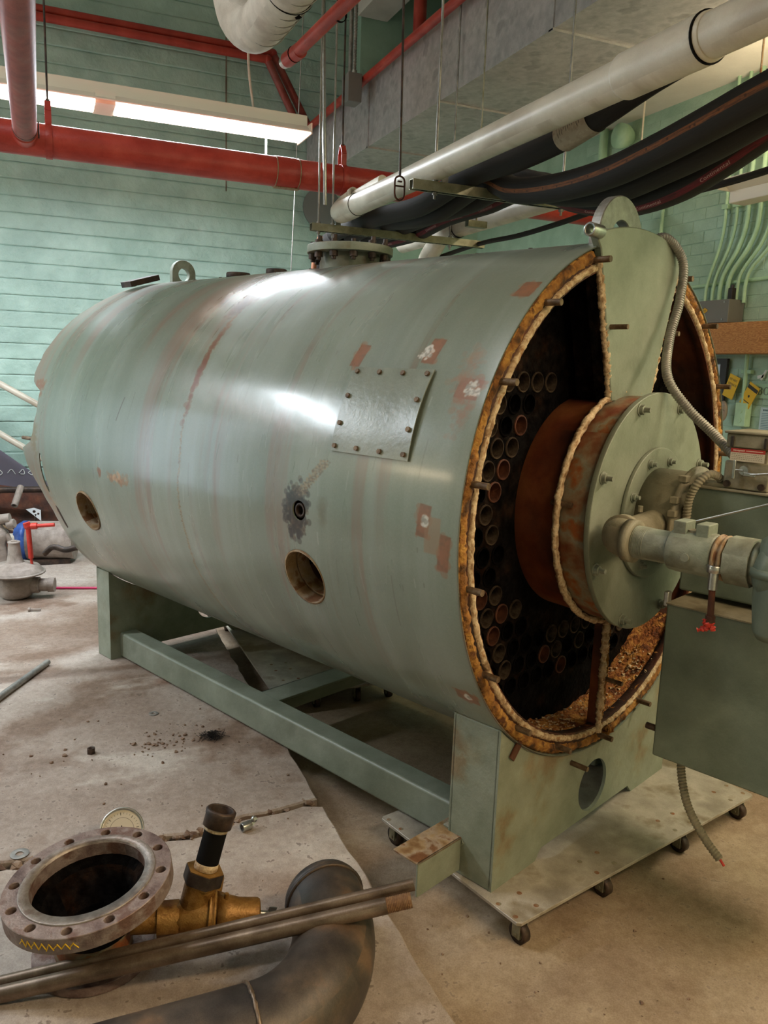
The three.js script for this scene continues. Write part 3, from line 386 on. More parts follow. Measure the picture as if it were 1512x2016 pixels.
// access panel, screwed on and lifting along one edge
{
  const a0 = 149.6, a1 = 167.7, z0 = -0.197, z1 = -0.516, n = 10, m = 6, pos = [], idx = [];
  const P = (i, j, o) => { const f = j / m, a = a0 + (a1 - a0) * i / n, z = z0 + (z1 - z0) * f, lift = 0.006 * smooth(0.25, 0, f) * Math.sin(Math.PI * (i / n) * 0.9 + 0.2); return pol(0.8525 + lift + o, a, z); };
  for (const o of [0.003, 0]) for (let j = 0; j <= m; j++) for (let i = 0; i <= n; i++) { const q = P(i, j, o); pos.push(q.x, q.y, q.z); }
  const S = (n + 1) * (m + 1), at = (s, i, j) => s * S + j * (n + 1) + i;
  for (let j = 0; j < m; j++) for (let i = 0; i < n; i++) idx.push(at(0, i, j), at(0, i, j + 1), at(0, i + 1, j), at(0, i + 1, j), at(0, i, j + 1), at(0, i + 1, j + 1), at(1, i, j), at(1, i + 1, j), at(1, i, j + 1), at(1, i + 1, j), at(1, i + 1, j + 1), at(1, i, j + 1));
  for (let i = 0; i < n; i++) for (const j of [0, m]) idx.push(at(0, i, j), at(0, i + 1, j), at(1, i, j), at(0, i + 1, j), at(1, i + 1, j), at(1, i, j));
  for (let j = 0; j < m; j++) for (const i of [0, n]) idx.push(at(0, i, j), at(0, i, j + 1), at(1, i, j), at(0, i, j + 1), at(1, i, j + 1), at(1, i, j));
  const g = new THREE.BufferGeometry(); g.setAttribute('position', new THREE.Float32BufferAttribute(pos, 3)); g.setIndex(idx); g.computeVertexNormals();
  const panel = bp('access_panel', toCreasedNormals(g, 0.6), mat({ map: M.paint.map, roughness: 0.33, bumpMap: bumpFine, bumpScale: 0.0006, clearcoat: 0.3, clearcoatRoughness: 0.25 }));
  const scr = []; for (let i = 0; i < 4; i++) { scr.push([0.06 , i / 3]); scr.push([0.94, i / 3]); } for (const f of [0.36, 0.68]) { scr.push([f, 0]); scr.push([f, 1]); }
  for (const [fa, fz] of scr) { const a = a0 + (a1 - a0) * fa, z = z0 - 0.018 + (z1 - z0 + 0.036) * fz, lift = 0.854 + 0.005 * smooth(0.25, 0, fz) * Math.sin(Math.PI * fa * 0.9 + 0.2); bp('screw', [hexBar(pol(lift, a, z), pol(lift + 0.008, a, z), 0.008)], M.stud, panel); }
}
// saddles, skid beams, cross member, angle bracket
function saddle(z0, z1, half, m, holeAt, name) {
  const th = 0.012, topA = Math.acos(half / 0.853) / RAD, bot = -HB;
  const out = [[-half, bot], [-half + 0.24, bot], [-half + 0.27, bot + 0.034], [half - 0.3, bot + 0.034], [half - 0.28, bot + 0.012], [half - 0.27, bot], [half, bot], [half, -0.853 * Math.sin(topA * RAD)], ...arc(0.853, 360 - topA, 180 + topA, 40), [-half, -0.853 * Math.sin(topA * RAD)]];
  const s = bp(name, plate(out, [holeAt], th).translate(0, 0, z0 - th), m);
  for (const k of [-1, 1]) bp('side_plate', [rbx(k > 0 ? half - 0.012 : -half, k > 0 ? half : -half + 0.012, bot, -0.853 * Math.sin(topA * RAD), z1, z0 - 0.002, 0.005)], m, s);
  for (const [p, q] of [[-half, -half + 0.08], [half - 0.08, half]]) bp('back_flange', [bx(p, q, bot, -0.62, z1, z1 + 0.01)], m, s);
  return s;
}
saddle(-0.004, -0.185, 0.585, M.paintRusty, [0.005, -1.012, 0.096], 'front_saddle');
saddle(-2.575, -2.712, 0.525, M.paintRusty, [0.1, -0.955, 0.09], 'rear_saddle');
for (const s of [-1, 1]) bp('skid_beam', [rbx(s > 0 ? 0.37 : -0.468, s > 0 ? 0.468 : -0.37, -1.15, -1.015, -2.6, -0.19, 0.012, 3)], M.paint);
bp('cross_member', [rbx(-0.372, 0.372, -1.15, -1.02, -1.46, -1.45, 0.003), rbx(-0.372, 0.372, -1.03, -1.02, -1.46, -1.33, 0.003)], M.paint);
{ const ab = bp('angle_bracket', [rbx(-0.79, -0.585, -1.14, -1.026, -0.138, -0.13, 0.003), chunk(0.02, 5).translate(-0.56, -1.02, -0.2), chunk(0.016, 6).translate(-0.575, -1.04, -0.13)], M.paintRusty); bp('bracket_top', [rbx(-0.79, -0.45, -1.034, -1.026, -0.235, -0.13, 0.003)], M.tan, ab); }
bp('torn_lip', [new THREE.BoxGeometry(0.03, 0.06, 0.004).rotateZ(-0.75).translate(-0.51, -0.705, 0.002)], M.rustDark);

bp('torn_bracket', [tube([[-0.58, -0.52, -2.5], [-0.62, -0.55, -2.72], [-0.66, -0.57, -2.78], [-0.7, -0.56, -2.84], [-0.73, -0.6, -2.88]], 0.016, 24, 8)], M.darkSteel);
bp('stud', rod(pol(0.835, 178, -2.66), pol(0.845, 178, -2.8), 0.009, 10), M.stud);
// ---------------------------------------------------------------- the burner, bolted to the furnace front
const burner = thing('gas_burner', 'green gas burner bolted to the boiler front, with gas piping and control cabinet', 'burner', [0, PAD, 0], TURN);
const up2 = (name, gs, m, parent = burner, opt) => mesh(name, up(gs), m, parent, opt);
{
  const mp = up2('mounting_plate', [latheOn([[0.14, 0.1], [0.384, 0.1], [0.387, 0.103], [0.387, 0.117], [0.384, 0.12], [0.14, 0.12], [0.14, 0.1]], V(0, 0, 0), V(0, 0, 1), 80)], M.paint);
  for (let k = 0; k < 8; k++) { const q = pol(0.362, 22.5 + 45 * k, 0.12); up2('bolt', boltGeo(q, V(0, 0, 1), 0.0105, 0.02), M.greyGreen, mp); }
  const fl = up2('head_flange', [latheOn([[0.14, 0.12], [0.21, 0.12], [0.213, 0.123], [0.213, 0.132], [0.21, 0.134], [0.14, 0.134], [0.14, 0.12]], V(0, 0, 0), V(0, 0, 1), 60)], M.paint);
  for (let k = 0; k < 8; k++) { const q = pol(0.178, 22.5 + 45 * k, 0.134); up2('bolt', boltGeo(q, V(0, 0, 1), 0.0085, 0.012), M.greyGreen, fl); }
  up2('head_cylinder', [latheOn([[0.0, 0.13], [0.147, 0.13], [0.147, 0.248], [0.152, 0.252], [0.166, 0.254], [0.166, 0.266], [0.152, 0.268], [0.15, 0.285], [0, 0.285]], V(0, 0, 0), V(0, 0, 1), 60)], M.beige);
  for (const [x, y] of [[-0.155, 0.035], [-0.148, 0.075], [-0.1, 0.135]]) up2('ring_lug', [rbx(x - 0.016, x + 0.016, y - 0.01, y + 0.01, 0.25, 0.275, 0.003)], M.beige);
  const h = up2('blower_housing', [rbx(-0.105, 0.3, -0.205, 0.118, 0.28, 1.05, 0.008)], M.burner);
  up2('housing_lip', [rbx(-0.112, 0.305, 0.115, 0.123, 0.285, 1.05, 0.003), rbx(-0.1, -0.02, 0.12, 0.135, 0.3, 0.385, 0.005)], M.beige, h);
  // damper motor on top of the housing
  const act = up2('damper_motor', [rbx(-0.105, 0.05, 0.124, 0.205, 0.378, 0.505, 0.006), rbx(-0.1, 0.05, 0.2, 0.245, 0.388, 0.495, 0.005), rbx(-0.11, 0.055, 0.243, 0.284, 0.378, 0.5, 0.005)], M.beige);
  up2('motor_lid', [rbx(-0.116, 0.06, 0.283, 0.29, 0.372, 0.51, 0.003)], M.beige, act);
  const lab = canvasTex(512, 192, (c, w, hh) => { c.fillStyle = '#c9bca8'; c.fillRect(0, 0, w, hh); c.fillStyle = '#a82f28'; c.fillRect(0, 0, w, 60); c.fillStyle = '#e9dccb'; c.font = 'bold 34px sans-serif'; c.fillText('Honeywell', 36, 42); c.fillRect(230, 26, 250, 8); c.fillStyle = '#6b5f52'; for (let k = 0; k < 4; k++) for (let x = 20; x < 470; x += 26 + (k * 7) % 11) c.fillRect(x, 78 + k * 26, 14 + (x * 7 + k * 5) % 12, 6); });
  up2('label_plate', new THREE.PlaneGeometry(0.095, 0.036).rotateY(-Math.PI / 2).translate(-0.1125, 0.224, 0.442), mat({ map: lab, roughness: 0.6 }), act, { keepUV: true, label: 'printed rating label with red band' });
  for (const z of [0.396, 0.488]) up2('slot_rib', [rbx(-0.116, -0.106, 0.246, 0.276, z - 0.004, z + 0.004, 0.002)], M.frameDark, act);
  for (const z of [0.392, 0.488]) up2('screw', [rod(V(-0.112, 0.138, z), V(-0.102, 0.138, z), 0.01, 16), rod(V(-0.1135, 0.138, z), V(-0.11, 0.138, z), 0.004, 10)], M.darkSteel, act);
  up2('crank', [rod(V(-0.125, 0.182, 0.44), V(-0.1, 0.182, 0.44), 0.013, 16), rbx(-0.13, -0.122, 0.155, 0.21, 0.409, 0.419, 0.003), rod(V(-0.126, 0.182, 0.415), V(-0.126, 0.182, 0.44), 0.003, 8), rbx(-0.128, -0.12, 0.166, 0.178, 0.44, 0.475, 0.003)], M.zinc, act);
  up2('linkage_rod', [rod(V(-0.126, 0.172, 0.46), V(-0.126, 0.2, 0.62), 0.0035, 8), rod(V(-0.25, 0.028, 0.345), V(-0.2, 0.13, 0.6), 0.0035, 8)], M.zinc);
  up2('linkage_bracket', [rbx(-0.262, -0.24, 0.004, 0.03, 0.335, 0.35, 0.003), along(new THREE.BoxGeometry(0.014, 0.07, 0.003), V(-0.25, 0.028, 0.352), V(-0.262, -0.02, 0.378))], M.zinc);
  // control cabinet slung under the housing
  const cab = up2('control_cabinet', [rbx(-0.22, 0.27, -0.704, -0.222, 0.3, 1.0, 0.006)], M.burner, burner, { label: 'plain green sheet steel control cabinet' });
  up2('cabinet_lid', [bx(-0.222, 0.272, -0.2245, -0.2205, 0.298, 1.0)], M.beige, cab);
  for (const [y, z] of [[-0.36, 0.5], [-0.445, 0.5]]) up2('knockout', [latheOn([[0.011, 0], [0.0125, 0.0012], [0.014, 0]], V(-0.2195, y, z), V(-1, y, z), 24)], M.burner, cab);
  up2('cabinet_tab', [rbx(-0.215, -0.19, -0.235, -0.19, 0.285, 0.3, 0.004)], M.zinc, cab);
  up2('cabinet_pin', [rod(V(-0.21, -0.62, 0.27), V(-0.21, -0.62, 0.3), 0.01, 10)], M.darkSteel, cab);
  // gas train
  const y0 = -0.018, xg = -0.395, zg = 0.2;
  up2('gas_stub', [rod(V(-0.1, y0 + 0.012, zg), V(-0.335, y0, zg), 0.043, 28), rod(V(-0.2, y0 + 0.05, zg - 0.02), V(-0.2, y0 + 0.068, zg - 0.02), 0.008, 8)], M.beige);
  const elbowC = []; for (let k = 0; k <= 10; k++) { const a = k / 10 * Math.PI / 2; elbowC.push(V(-0.335 - 0.06 * Math.sin(a), y0, zg + 0.06 * (1 - Math.cos(a)))); }
  const el = up2('gas_elbow', [new THREE.TubeGeometry(curve(elbowC), 24, 0.052, 24), hollow(V(-0.325, y0, zg), V(-0.35, y0, zg), 0.059, 0.03, 28), hollow(V(xg, y0, zg + 0.045), V(xg, y0, zg + 0.072), 0.06, 0.03, 28), new THREE.SphereGeometry(0.053, 20, 14).translate(xg + 0.018, y0, zg + 0.018)], M.beige);
  up2('gas_nipple', [rod(V(xg, y0, 0.25), V(xg, y0, 0.42), 0.0445, 28)], M.greyGreen);
  { const th = []; for (let k = 0; k < 9; k++) th.push(new THREE.TorusGeometry(0.0445, 0.0015, 6, 28).translate(xg, y0, 0.275 + k * 0.004)); up2('pipe_thread', th, M.greyGreen); }
  const v = up2('gas_valve', [latheOn([[0, 0.375], [0.05, 0.375], [0.056, 0.38], [0.058, 0.4], [0.058, 0.49], [0.052, 0.5], [0, 0.5]], V(xg, y0, 0), V(xg, y0, 1), 32)], M.greyGreen);
  for (const z of [0.403, 0.463]) up2('valve_pad', [rbx(xg - 0.03, xg + 0.03, y0 + 0.03, y0 + 0.082, z - 0.017, z + 0.017, 0.003)], M.greyGreen, v);
  up2('valve_stem', [rod(V(xg, y0 + 0.03, 0.433), V(xg, y0 + 0.06, 0.433), 0.02, 14)], M.beige, v);
  up2('valve_boss', [rod(V(xg - 0.062, y0 - 0.005, 0.437), V(xg - 0.05, y0 - 0.005, 0.437), 0.011, 16)], M.greyGreen, v);
  up2('pipe_clamp', [latheOn([[0.045, 0.498], [0.056, 0.498], [0.06, 0.502], [0.06, 0.508], [0.052, 0.512], [0.058, 0.517], [0.06, 0.522], [0.056, 0.527], [0.045, 0.527]], V(xg, y0, 0), V(xg, y0, 1), 32)], M.tan);
  const pet = up2('drain_cock', [rod(V(xg - 0.05, y0 - 0.02, 0.512), V(xg - 0.05, y0 - 0.075, 0.512), 0.0125, 14), hollow(V(xg - 0.05, y0 - 0.012, 0.512), V(xg - 0.05, y0 - 0.03, 0.512), 0.019, 0.01, 18)], M.zinc);
  up2('copper_tail', [rod(V(xg - 0.05, y0 - 0.075, 0.512), V(xg - 0.046, y0 - 0.15, 0.514), 0.0085, 12), hexBar(V(xg - 0.046, y0 - 0.145, 0.514), V(xg - 0.046, y0 - 0.162, 0.514), 0.013)], M.rustDark, pet);
  up2('red_tag', [rope([[xg - 0.047, y0 - 0.155, 0.506], [xg - 0.047, y0 - 0.172, 0.512], [xg - 0.046, y0 - 0.186, 0.5]], 0.009, 0.8, { n: 14, seed: 41 }), rope([[xg - 0.046, y0 - 0.16, 0.516], [xg - 0.046, y0 - 0.184, 0.524]], 0.008, 0.8, { n: 10, seed: 42 }), rope([[xg - 0.046, y0 - 0.184, 0.5], [xg - 0.05, y0 - 0.19, 0.486]], 0.005, 0.8, { n: 8, seed: 43 })], M.brightRed, pet);
  up2('gas_union', [along(new THREE.CylinderGeometry(0.064, 0.064, 0.062, 8).rotateY(Math.PI / 8), V(xg, y0, 0.53), V(xg, y0, 0.592)), latheOn([[0, 0.59], [0.056, 0.59], [0.05, 0.612], [0, 0.612]], V(xg, y0, 0), V(xg, y0, 1), 28)], M.greyGreen);
  up2('shutoff_valve', [latheOn([[0, 0.6], [0.05, 0.602], [0.072, 0.622], [0.075, 0.64], [0.075, 0.72], [0.05, 0.76], [0, 0.76]], V(xg, y0 - 0.01, 0), V(xg, y0 - 0.01, 1), 32), latheOn([[0.0, -0.17], [0.05, -0.17], [0.06, -0.15], [0.068, -0.075], [0.07, 0.0], [0.062, 0.075], [0.04, 0.095], [0, 0.098]], V(xg, y0 - 0.01, 0.665), V(xg, y0 + 1, 0.665), 32), latheOn([[0.06, -0.012], [0.085, -0.01], [0.085, 0.012], [0.06, 0.014]], V(xg, y0 - 0.01, 0.665), V(xg, y0 + 1, 0.665), 32)], M.burner);
  // flexible conduits
  up2('flexible_conduit', [flexTube([[0.11, 0.875, -0.02], [0.15, 0.885, 0.01], [0.225, 0.82, 0.04], [0.19, 0.69, 0.06], [0.11, 0.56, 0.075], [0.02, 0.43, 0.125], [0.04, 0.34, 0.19], [0.03, 0.27, 0.28], [-0.02, 0.2, 0.385]], 0.0145, 900, 12, 0.0085)], M.steel, burner, { label: 'thick ribbed metal conduit looping from the panel top' });
  up2('flexible_conduit', [flexTube([[-0.14, -0.03, 0.3], [-0.145, 0.03, 0.3], [-0.15, 0.09, 0.306], [-0.148, 0.135, 0.326], [-0.125, 0.16, 0.346], [-0.09, 0.15, 0.362], [-0.07, 0.125, 0.37]], 0.0115, 420, 12, 0.0095)], M.beige);
  up2('flexible_conduit', [flexTube([[-0.12, -0.69, 0.35], [-0.13, -0.77, 0.36], [-0.15, -0.86, 0.4], [-0.15, -0.94, 0.46], [-0.15, -0.985, 0.51]], 0.0125, 420, 12, 0.0095)], M.beige);
  up2('wire_end', [rod(V(-0.15, -0.98, 0.507), V(-0.15, -1.0, 0.525), 0.004, 8)], M.brightRed);
}
// ---------------------------------------------------------------- dollies under the boiler
function dolly(label, cx, cz, w, d, turn, holes) {
  const t = thing('machinery_dolly', label, 'dolly', [cx, FLOOR, cz], turn, 'machinery dollies');
  const hs = []; for (const [x, z] of holes) hs.push([x, -z, 0.0075]);
  const out = [[-w / 2 + 0.01, -d / 2], [w / 2 - 0.01, -d / 2], [w / 2, -d / 2 + 0.01], [w / 2, d / 2 - 0.01], [w / 2 - 0.01, d / 2], [-w / 2 + 0.01, d / 2], [-w / 2, d / 2 - 0.01], [-w / 2, -d / 2 + 0.01]];
  mesh('plate', plate(out, [], 0.009, 0.001).rotateX(-Math.PI / 2).translate(0, 0.09, 0), M.plate, t);
  for (const [x, z] of holes) mesh('bolt_head', [lathe([[0, 0.1012], [0.0065, 0.1012], [0.0085, 0.1002]], 12).translate(x, 0, z)], M.neck, t);
  for (const x of [-w / 2 + 0.045, -w / 6, w / 6, w / 2 - 0.045]) for (const z of [-d / 2 + 0.035, d / 2 - 0.035]) { const c = mesh('caster', [hollow(V(x - 0.012, 0.033, z), V(x + 0.012, 0.033, z), 0.033, 0.02, 22)], M.darkSteel, t); mesh('caster_fork', [bx(x - 0.019, x - 0.015, 0.022, 0.09, z - 0.015, z + 0.015), bx(x + 0.015, x + 0.019, 0.022, 0.09, z - 0.015, z + 0.015), bx(x - 0.024, x + 0.024, 0.085, 0.09, z - 0.026, z + 0.026), rod(V(x - 0.022, 0.033, z), V(x + 0.022, 0.033, z), 0.006, 8), rod(V(x - 0.009, 0.033, z), V(x + 0.009, 0.033, z), 0.02, 16)], M.strut, c); }
  return t;
}
{ const hs = []; const four = (x, z) => { for (const a of [-0.045, 0.045]) for (const b of [-0.035, 0.035]) hs.push([x + a, z + b]); };
  for (const x of [-0.595, -0.218, 0.218, 0.585]) { four(x + (x < 0 ? 0.0 : -0.0), 0.275); four(x, -0.275); }
  const ok = hs.filter(([x, z]) => Math.abs(x) < 0.645 && Math.abs(z) < 0.33);
  dolly('steel plate dolly under the near front saddle of the boiler', 0.018, -0.112, 1.31, 0.68, 13.8 * RAD, ok); }
{ const hs = []; for (const x of [-0.24, -0.16, 0.1, 0.2]) for (const z of [0.6, 0.5, 0.36, 0.27, -0.5, -0.6]) hs.push([x, z]);
  dolly('steel plate dolly in the shade under the boiler belly', -0.44, -2.12, 0.66, 1.36, 0, hs); }
// ---------------------------------------------------------------- pipework lying on the pad
{
  const t = thing('flanged_spool', 'rusty flanged pipe spool with a brass relief valve screwed into its side', 'pipe fitting', [-1.69, PAD, 0.07]);
  const n = V(-0.118, 1, 0.025).normalize(), C = V(-0.013, 0.302, 0.101), q = new THREE.Quaternion().setFromUnitVectors(V(0, 1, 0), n), put = (g) => g.applyQuaternion(q).translate(C.x, C.y, C.z);
  const bh = Array.from({ length: 12 }, (_, k) => { const a = (k * 30 + 12) * RAD; return [0.181 * Math.cos(a), 0.181 * Math.sin(a), 0.014]; });
  const hz = (g) => g.rotateX(-Math.PI / 2);
  mesh('top_flange', put(hz(plate(arc(0.2032, 0, 355, 71), [[0, 0, 0.14], ...bh], 0.04, 0.0015)).translate(0, -0.044, 0)), M.flange, t);
  mesh('raised_face', put(lathe([[0.139, -0.03], [0.139, 0.002], [0.163, 0.002], [0.165, -0.001], [0.165, -0.004]], 64)), M.flangeFace, t);
  mesh('bore', put(lathe([[0.1395, 0.0], [0.1395, -0.038], [0.118, -0.056], [0.09, -0.15], [0.0, -0.16]], 48)), M.soot, t);
  { const gs = [], L = 12, K = 40, pos = [], idx = [], c0 = V(0, 0.025, 0), c1 = C.clone().addScaledVector(n, -0.04); for (let j = 0; j <= L; j++) { const f = j / L, c = c0.clone().lerp(c1, f), r = 0.1 + 0.042 * smooth(0.35, 0.95, f); for (let i = 0; i <= K; i++) { const a = i / K * 2 * Math.PI; pos.push(c.x + r * Math.cos(a), c.y - 0.118 * -0.0 + f * 0.118 * r * Math.cos(a), c.z + r * Math.sin(a)); } } for (let j = 0; j < L; j++) for (let i = 0; i < K; i++) { const a = j * (K + 1) + i; idx.push(a, a + K + 1, a + 1, a + 1, a + K + 1, a + K + 2); } const g = new THREE.BufferGeometry(); g.setAttribute('position', new THREE.Float32BufferAttribute(pos, 3)); g.setIndex(idx); g.computeVertexNormals(); gs.push(g); mesh('neck', gs, M.neck, t); }
  const b8 = Array.from({ length: 8 }, (_, k) => { const a = (k * 45 + 20) * RAD; return [0.128 * Math.cos(a), 0.128 * Math.sin(a), 0.0115]; });
  mesh('bottom_flange', hz(plate(arc(0.155, 0, 354, 59), [[0, 0, 0.08], ...b8], 0.024, 0.0015)).translate(0, 0.0035, 0), M.flange, t);
  const yel = rng(3); { const gs = []; for (let k = 0; k < 16; k++) { const a = (100 + k * 2.6) * RAD, r = 0.2046, y = -0.024 + (k % 2 ? 0.009 : -0.009) * (0.5 + yel() * 0.6); const p0 = V(r * Math.cos(a), y, r * Math.sin(a)), a2 = (100 + (k + 1) * 2.6) * RAD, p1 = V(r * Math.cos(a2), -0.024 + (k % 2 ? -0.008 : 0.009) * (0.4 + yel()), r * Math.sin(a2)); gs.push(rod(p0, p1, 0.0016, 6)); } mesh('chalk_marking', gs.map((g) => put(g)), M.yellow, t, { label: 'yellow crayon marking on the flange edge' }); }
  // relief valve: T = local coordinates relative to the group
  const P = (x, y, z) => V(x + 1.69, y - PAD, z - 0.07);
  const a = P(-1.60, 0.205, 0.15), b = P(-1.515, 0.2, 0.165), c = P(-1.41, 0.195, 0.185), d = P(-1.385, 0.192, 0.19), e = P(-1.275, 0.185, 0.21);
  const valve = mesh('valve_body', [rod(a, b, 0.035, 20), hexBar(P(-1.535, 0.2, 0.162), P(-1.48, 0.198, 0.172), 0.047), latheOn([[0, 0], [0.038, 0.0], [0.044, 0.03], [0.056, 0.06], [0.06, 0.09], [0.06, 0.11], [0, 0.11]], P(-1.5, 0.199, 0.168), c, 32)], M.brass, t);
  mesh('valve_seam', [latheOn([[0, 0], [0.066, 0], [0.068, 0.006], [0.06, 0.01], [0.068, 0.015], [0.066, 0.022], [0, 0.022]], c, d, 36)], M.brass, valve);
  mesh('spring_cap', [latheOn([[0, 0], [0.062, 0], [0.05, 0.035], [0.043, 0.06], [0.04, 0.11], [0.036, 0.116], [0, 0.117]], d, e, 32), rod(P(-1.36, 0.245, 0.2), P(-1.358, 0.258, 0.2), 0.006, 10)], M.brass, valve);
  mesh('test_lever', [rod(e, P(-1.245, 0.178, 0.215), 0.008, 10), along(new THREE.BoxGeometry(0.022, 0.03, 0.004), P(-1.245, 0.17, 0.22), P(-1.235, 0.2, 0.22))], M.zinc, valve);
  const h0 = P(-1.445, 0.205, 0.175), h1 = P(-1.418, 0.29, 0.168), h2 = P(-1.408, 0.322, 0.165), k1 = P(-1.374, 0.432, 0.152), k2 = P(-1.36, 0.477, 0.147);
  mesh('outlet_neck', [rod(h0, h1, 0.04, 24, 0.044), hexBar(P(-1.42, 0.283, 0.168), h2, 0.052)], M.brass, valve);
  const lip = mesh('hex_bushing', [hexBar(P(-1.419, 0.287, 0.168), P(-1.4085, 0.32, 0.1655), 0.0535)], M.darkSteel, valve);
  const L = k1.clone().sub(h2), at = (f) => h2.clone().addScaledVector(L, f);
  const nip = mesh('pipe_nipple', [rod(at(-0.1), at(1.05), 0.031, 28)], M.black, valve);
  for (const [f0, f1] of [[0, 0.16], [0.9, 1]]) mesh('bare_band', [hollow(at(f0), at(f1), 0.0318, 0.02, 28)], M.gasket, nip);
  mesh('pipe_coupling', [latheOn([[0.028, 0.012], [0.039, 0.0], [0.0395, 0.03], [0.041, 0.032], [0.041, 0.042], [0.037, 0.046], [0.03, 0.045], [0.028, 0.01]], k1, k2, 32)], M.darkSteel, nip);
  mesh('coupling_bore', [rod(at(1.0), at(1.1), 0.028, 20)], M.black, nip);
  mesh('side_port', [latheOn([[0, 0], [0.026, 0.0], [0.028, 0.05], [0.022, 0.06], [0, 0.06]], P(-1.385, 0.215, 0.13), P(-1.36, 0.245, 0.06), 24)], M.brass, valve);
}
{ // 8-inch black elbow with a straight leg running out of the view
  const t = thing('pipe_elbow', 'large black steel pipe elbow lying on the pad, open end away from the viewer', 'pipe', [-1.385, PAD, 0.2]);
  const r = 0.109, R = 0.3, RZ = 0.4, y = 0.109, pts = []; for (let k = 0; k <= 16; k++) { const a = k / 16 * Math.PI / 2; pts.push(V(R * Math.cos(a), y, RZ * Math.sin(a))); }
  const g = new THREE.TubeGeometry(curve(pts), 48, r, 36); mesh('elbow', [g], M.oldPipe, t);
  mesh('elbow_bore', [hollow(V(R, y, 0.0), V(R, y, 0.03), r * 0.985, r * 0.9, 32)], M.black, t);
  mesh('weld_bead', [new THREE.TorusGeometry(r * 1.005, 0.006, 8, 40).translate(R, y, 0.018)], M.oldPipe, t);
  mesh('end_band', [latheOn([[r * 0.9, -0.012], [r * 0.985, -0.014], [r * 1.03, 0.0], [r * 1.035, 0.01], [r * 0.99, 0.016]], V(R, y, 0), V(R, y, 1), 40)], M.oldPipe, t);
  mesh('weld_bead', [rope(Array.from({ length: 24 }, (_, i) => V(-0.002, y + r * 1.0 * Math.cos(i / 24 * 6.2832), RZ + r * Math.sin(i / 24 * 6.2832))), 0.006, 0.5, { n: 90, closed: true, seed: 51 })], M.barPipe, t);
  mesh('straight_leg', [rod(V(0, y, RZ), V(-1.3, y, RZ), r, 36)], M.oldPipe, t);
}
{ const p = V(-1.93, PAD + 0.0215, 0.16), q = V(-0.952, 0.336, 0.492), d = q.clone().sub(p), at = (f) => p.clone().addScaledVector(d, f), b = thing('steel_pipe', 'thicker of two brown steel pipes resting across the elbow, rust threaded end', 'pipe', p.toArray(), 0, 'two loose steel pipes'), o = p.clone().negate(), mv = (g) => g.translate(o.x, o.y, o.z);
  mesh('pipe', [mv(rod(at(0), at(0.94), 0.0205, 18))], M.barPipe, b); { const gs = [rod(at(0.94), at(1), 0.0185, 18)]; for (let k = 0; k < 14; k++) gs.push(latheOn([[0.018, -0.0018], [0.0202, 0], [0.018, 0.0018]], at(0.942 + k * 0.004), at(2), 18)); mesh('threaded_end', gs.map(mv), M.threadRust, b); }
  const p2 = V(-1.915, PAD + 0.0255, 0.122), q2 = V(-0.925, 0.345, 0.45), u = thing('steel_pipe', 'thinner of two brown steel pipes resting across the elbow, plain end', 'pipe', p2.toArray(), 0, 'two loose steel pipes'); mesh('pipe', [rod(p2, q2, 0.0155, 16).translate(-p2.x, -p2.y, -p2.z)], M.barPipe, u); }
// ---------------------------------------------------------------- small things on the pad
{ const t = thing('pressure_gauge', 'round dial gauge with a bright bezel leaning behind the flanged spool', 'gauge', [-1.575, PAD, -0.4]); const n = V(0.0, 0.62, 0.78).normalize(), c = V(0, 0.062, -0.01), q = new THREE.Quaternion().setFromUnitVectors(V(0, 1, 0), n), put = (g) => g.applyQuaternion(q).translate(c.x, c.y, c.z);
  mesh('case', put(lathe([[0, -0.03], [0.06, -0.03], [0.065, -0.02], [0.065, 0.004], [0.07, 0.006], [0.07, 0.012], [0.064, 0.013], [0.062, 0.004], [0, 0.003]], 44)), M.zinc, t);
  const dial = canvasTex(256, 256, (c2, w) => { c2.fillStyle = '#cfc4b2'; c2.fillRect(0, 0, w, w); c2.translate(128, 128); c2.strokeStyle = '#4d463c'; for (let k = -12; k <= 12; k++) { c2.save(); c2.rotate(k * 11.2 * RAD); c2.lineWidth = k % 4 ? 2 : 4; c2.beginPath(); c2.moveTo(0, -112); c2.lineTo(0, k % 4 ? -100 : -94); c2.stroke(); c2.restore(); } c2.lineWidth = 2; c2.beginPath(); c2.arc(0, 0, 78, 2.3, 7.1); c2.stroke(); });
  mesh('dial', put(new THREE.CircleGeometry(0.062, 40).rotateX(-Math.PI / 2).translate(0, 0.0045, 0)), mat({ map: dial, roughness: 0.6 }), t, { keepUV: true }); mesh('pointer', put(new THREE.BoxGeometry(0.003, 0.0015, 0.05).translate(0, 0.007, 0.012)), M.black, t); mesh('stem', put(rod(V(0, -0.012, 0.06), V(0, -0.012, 0.09), 0.008, 10)), M.brass, t); }
const washer = (label, x, z, r, y = PAD) => tag(mesh('washer', [hollow(V(x, y + 0.0005, z), V(x, y + 0.004, z), r, r * 0.42, 24)], M.steel), label, 'washer', 'loose washers');
washer('wide steel washer lying beside the broken joint, left of the flanged spool', -1.885, -0.5 + 0.02, 0.029); washer('thin grey washer lying on the pad near the skid beam', -1.347, -1.42, 0.021);
tag(mesh('hex_nut', [hollow(V(-1.632, PAD, -1.121), V(-1.632, PAD + 0.022, -1.121), 0.017, 0.008, 6)], M.darkSteel), 'single dark hex nut standing on the pad', 'nut');
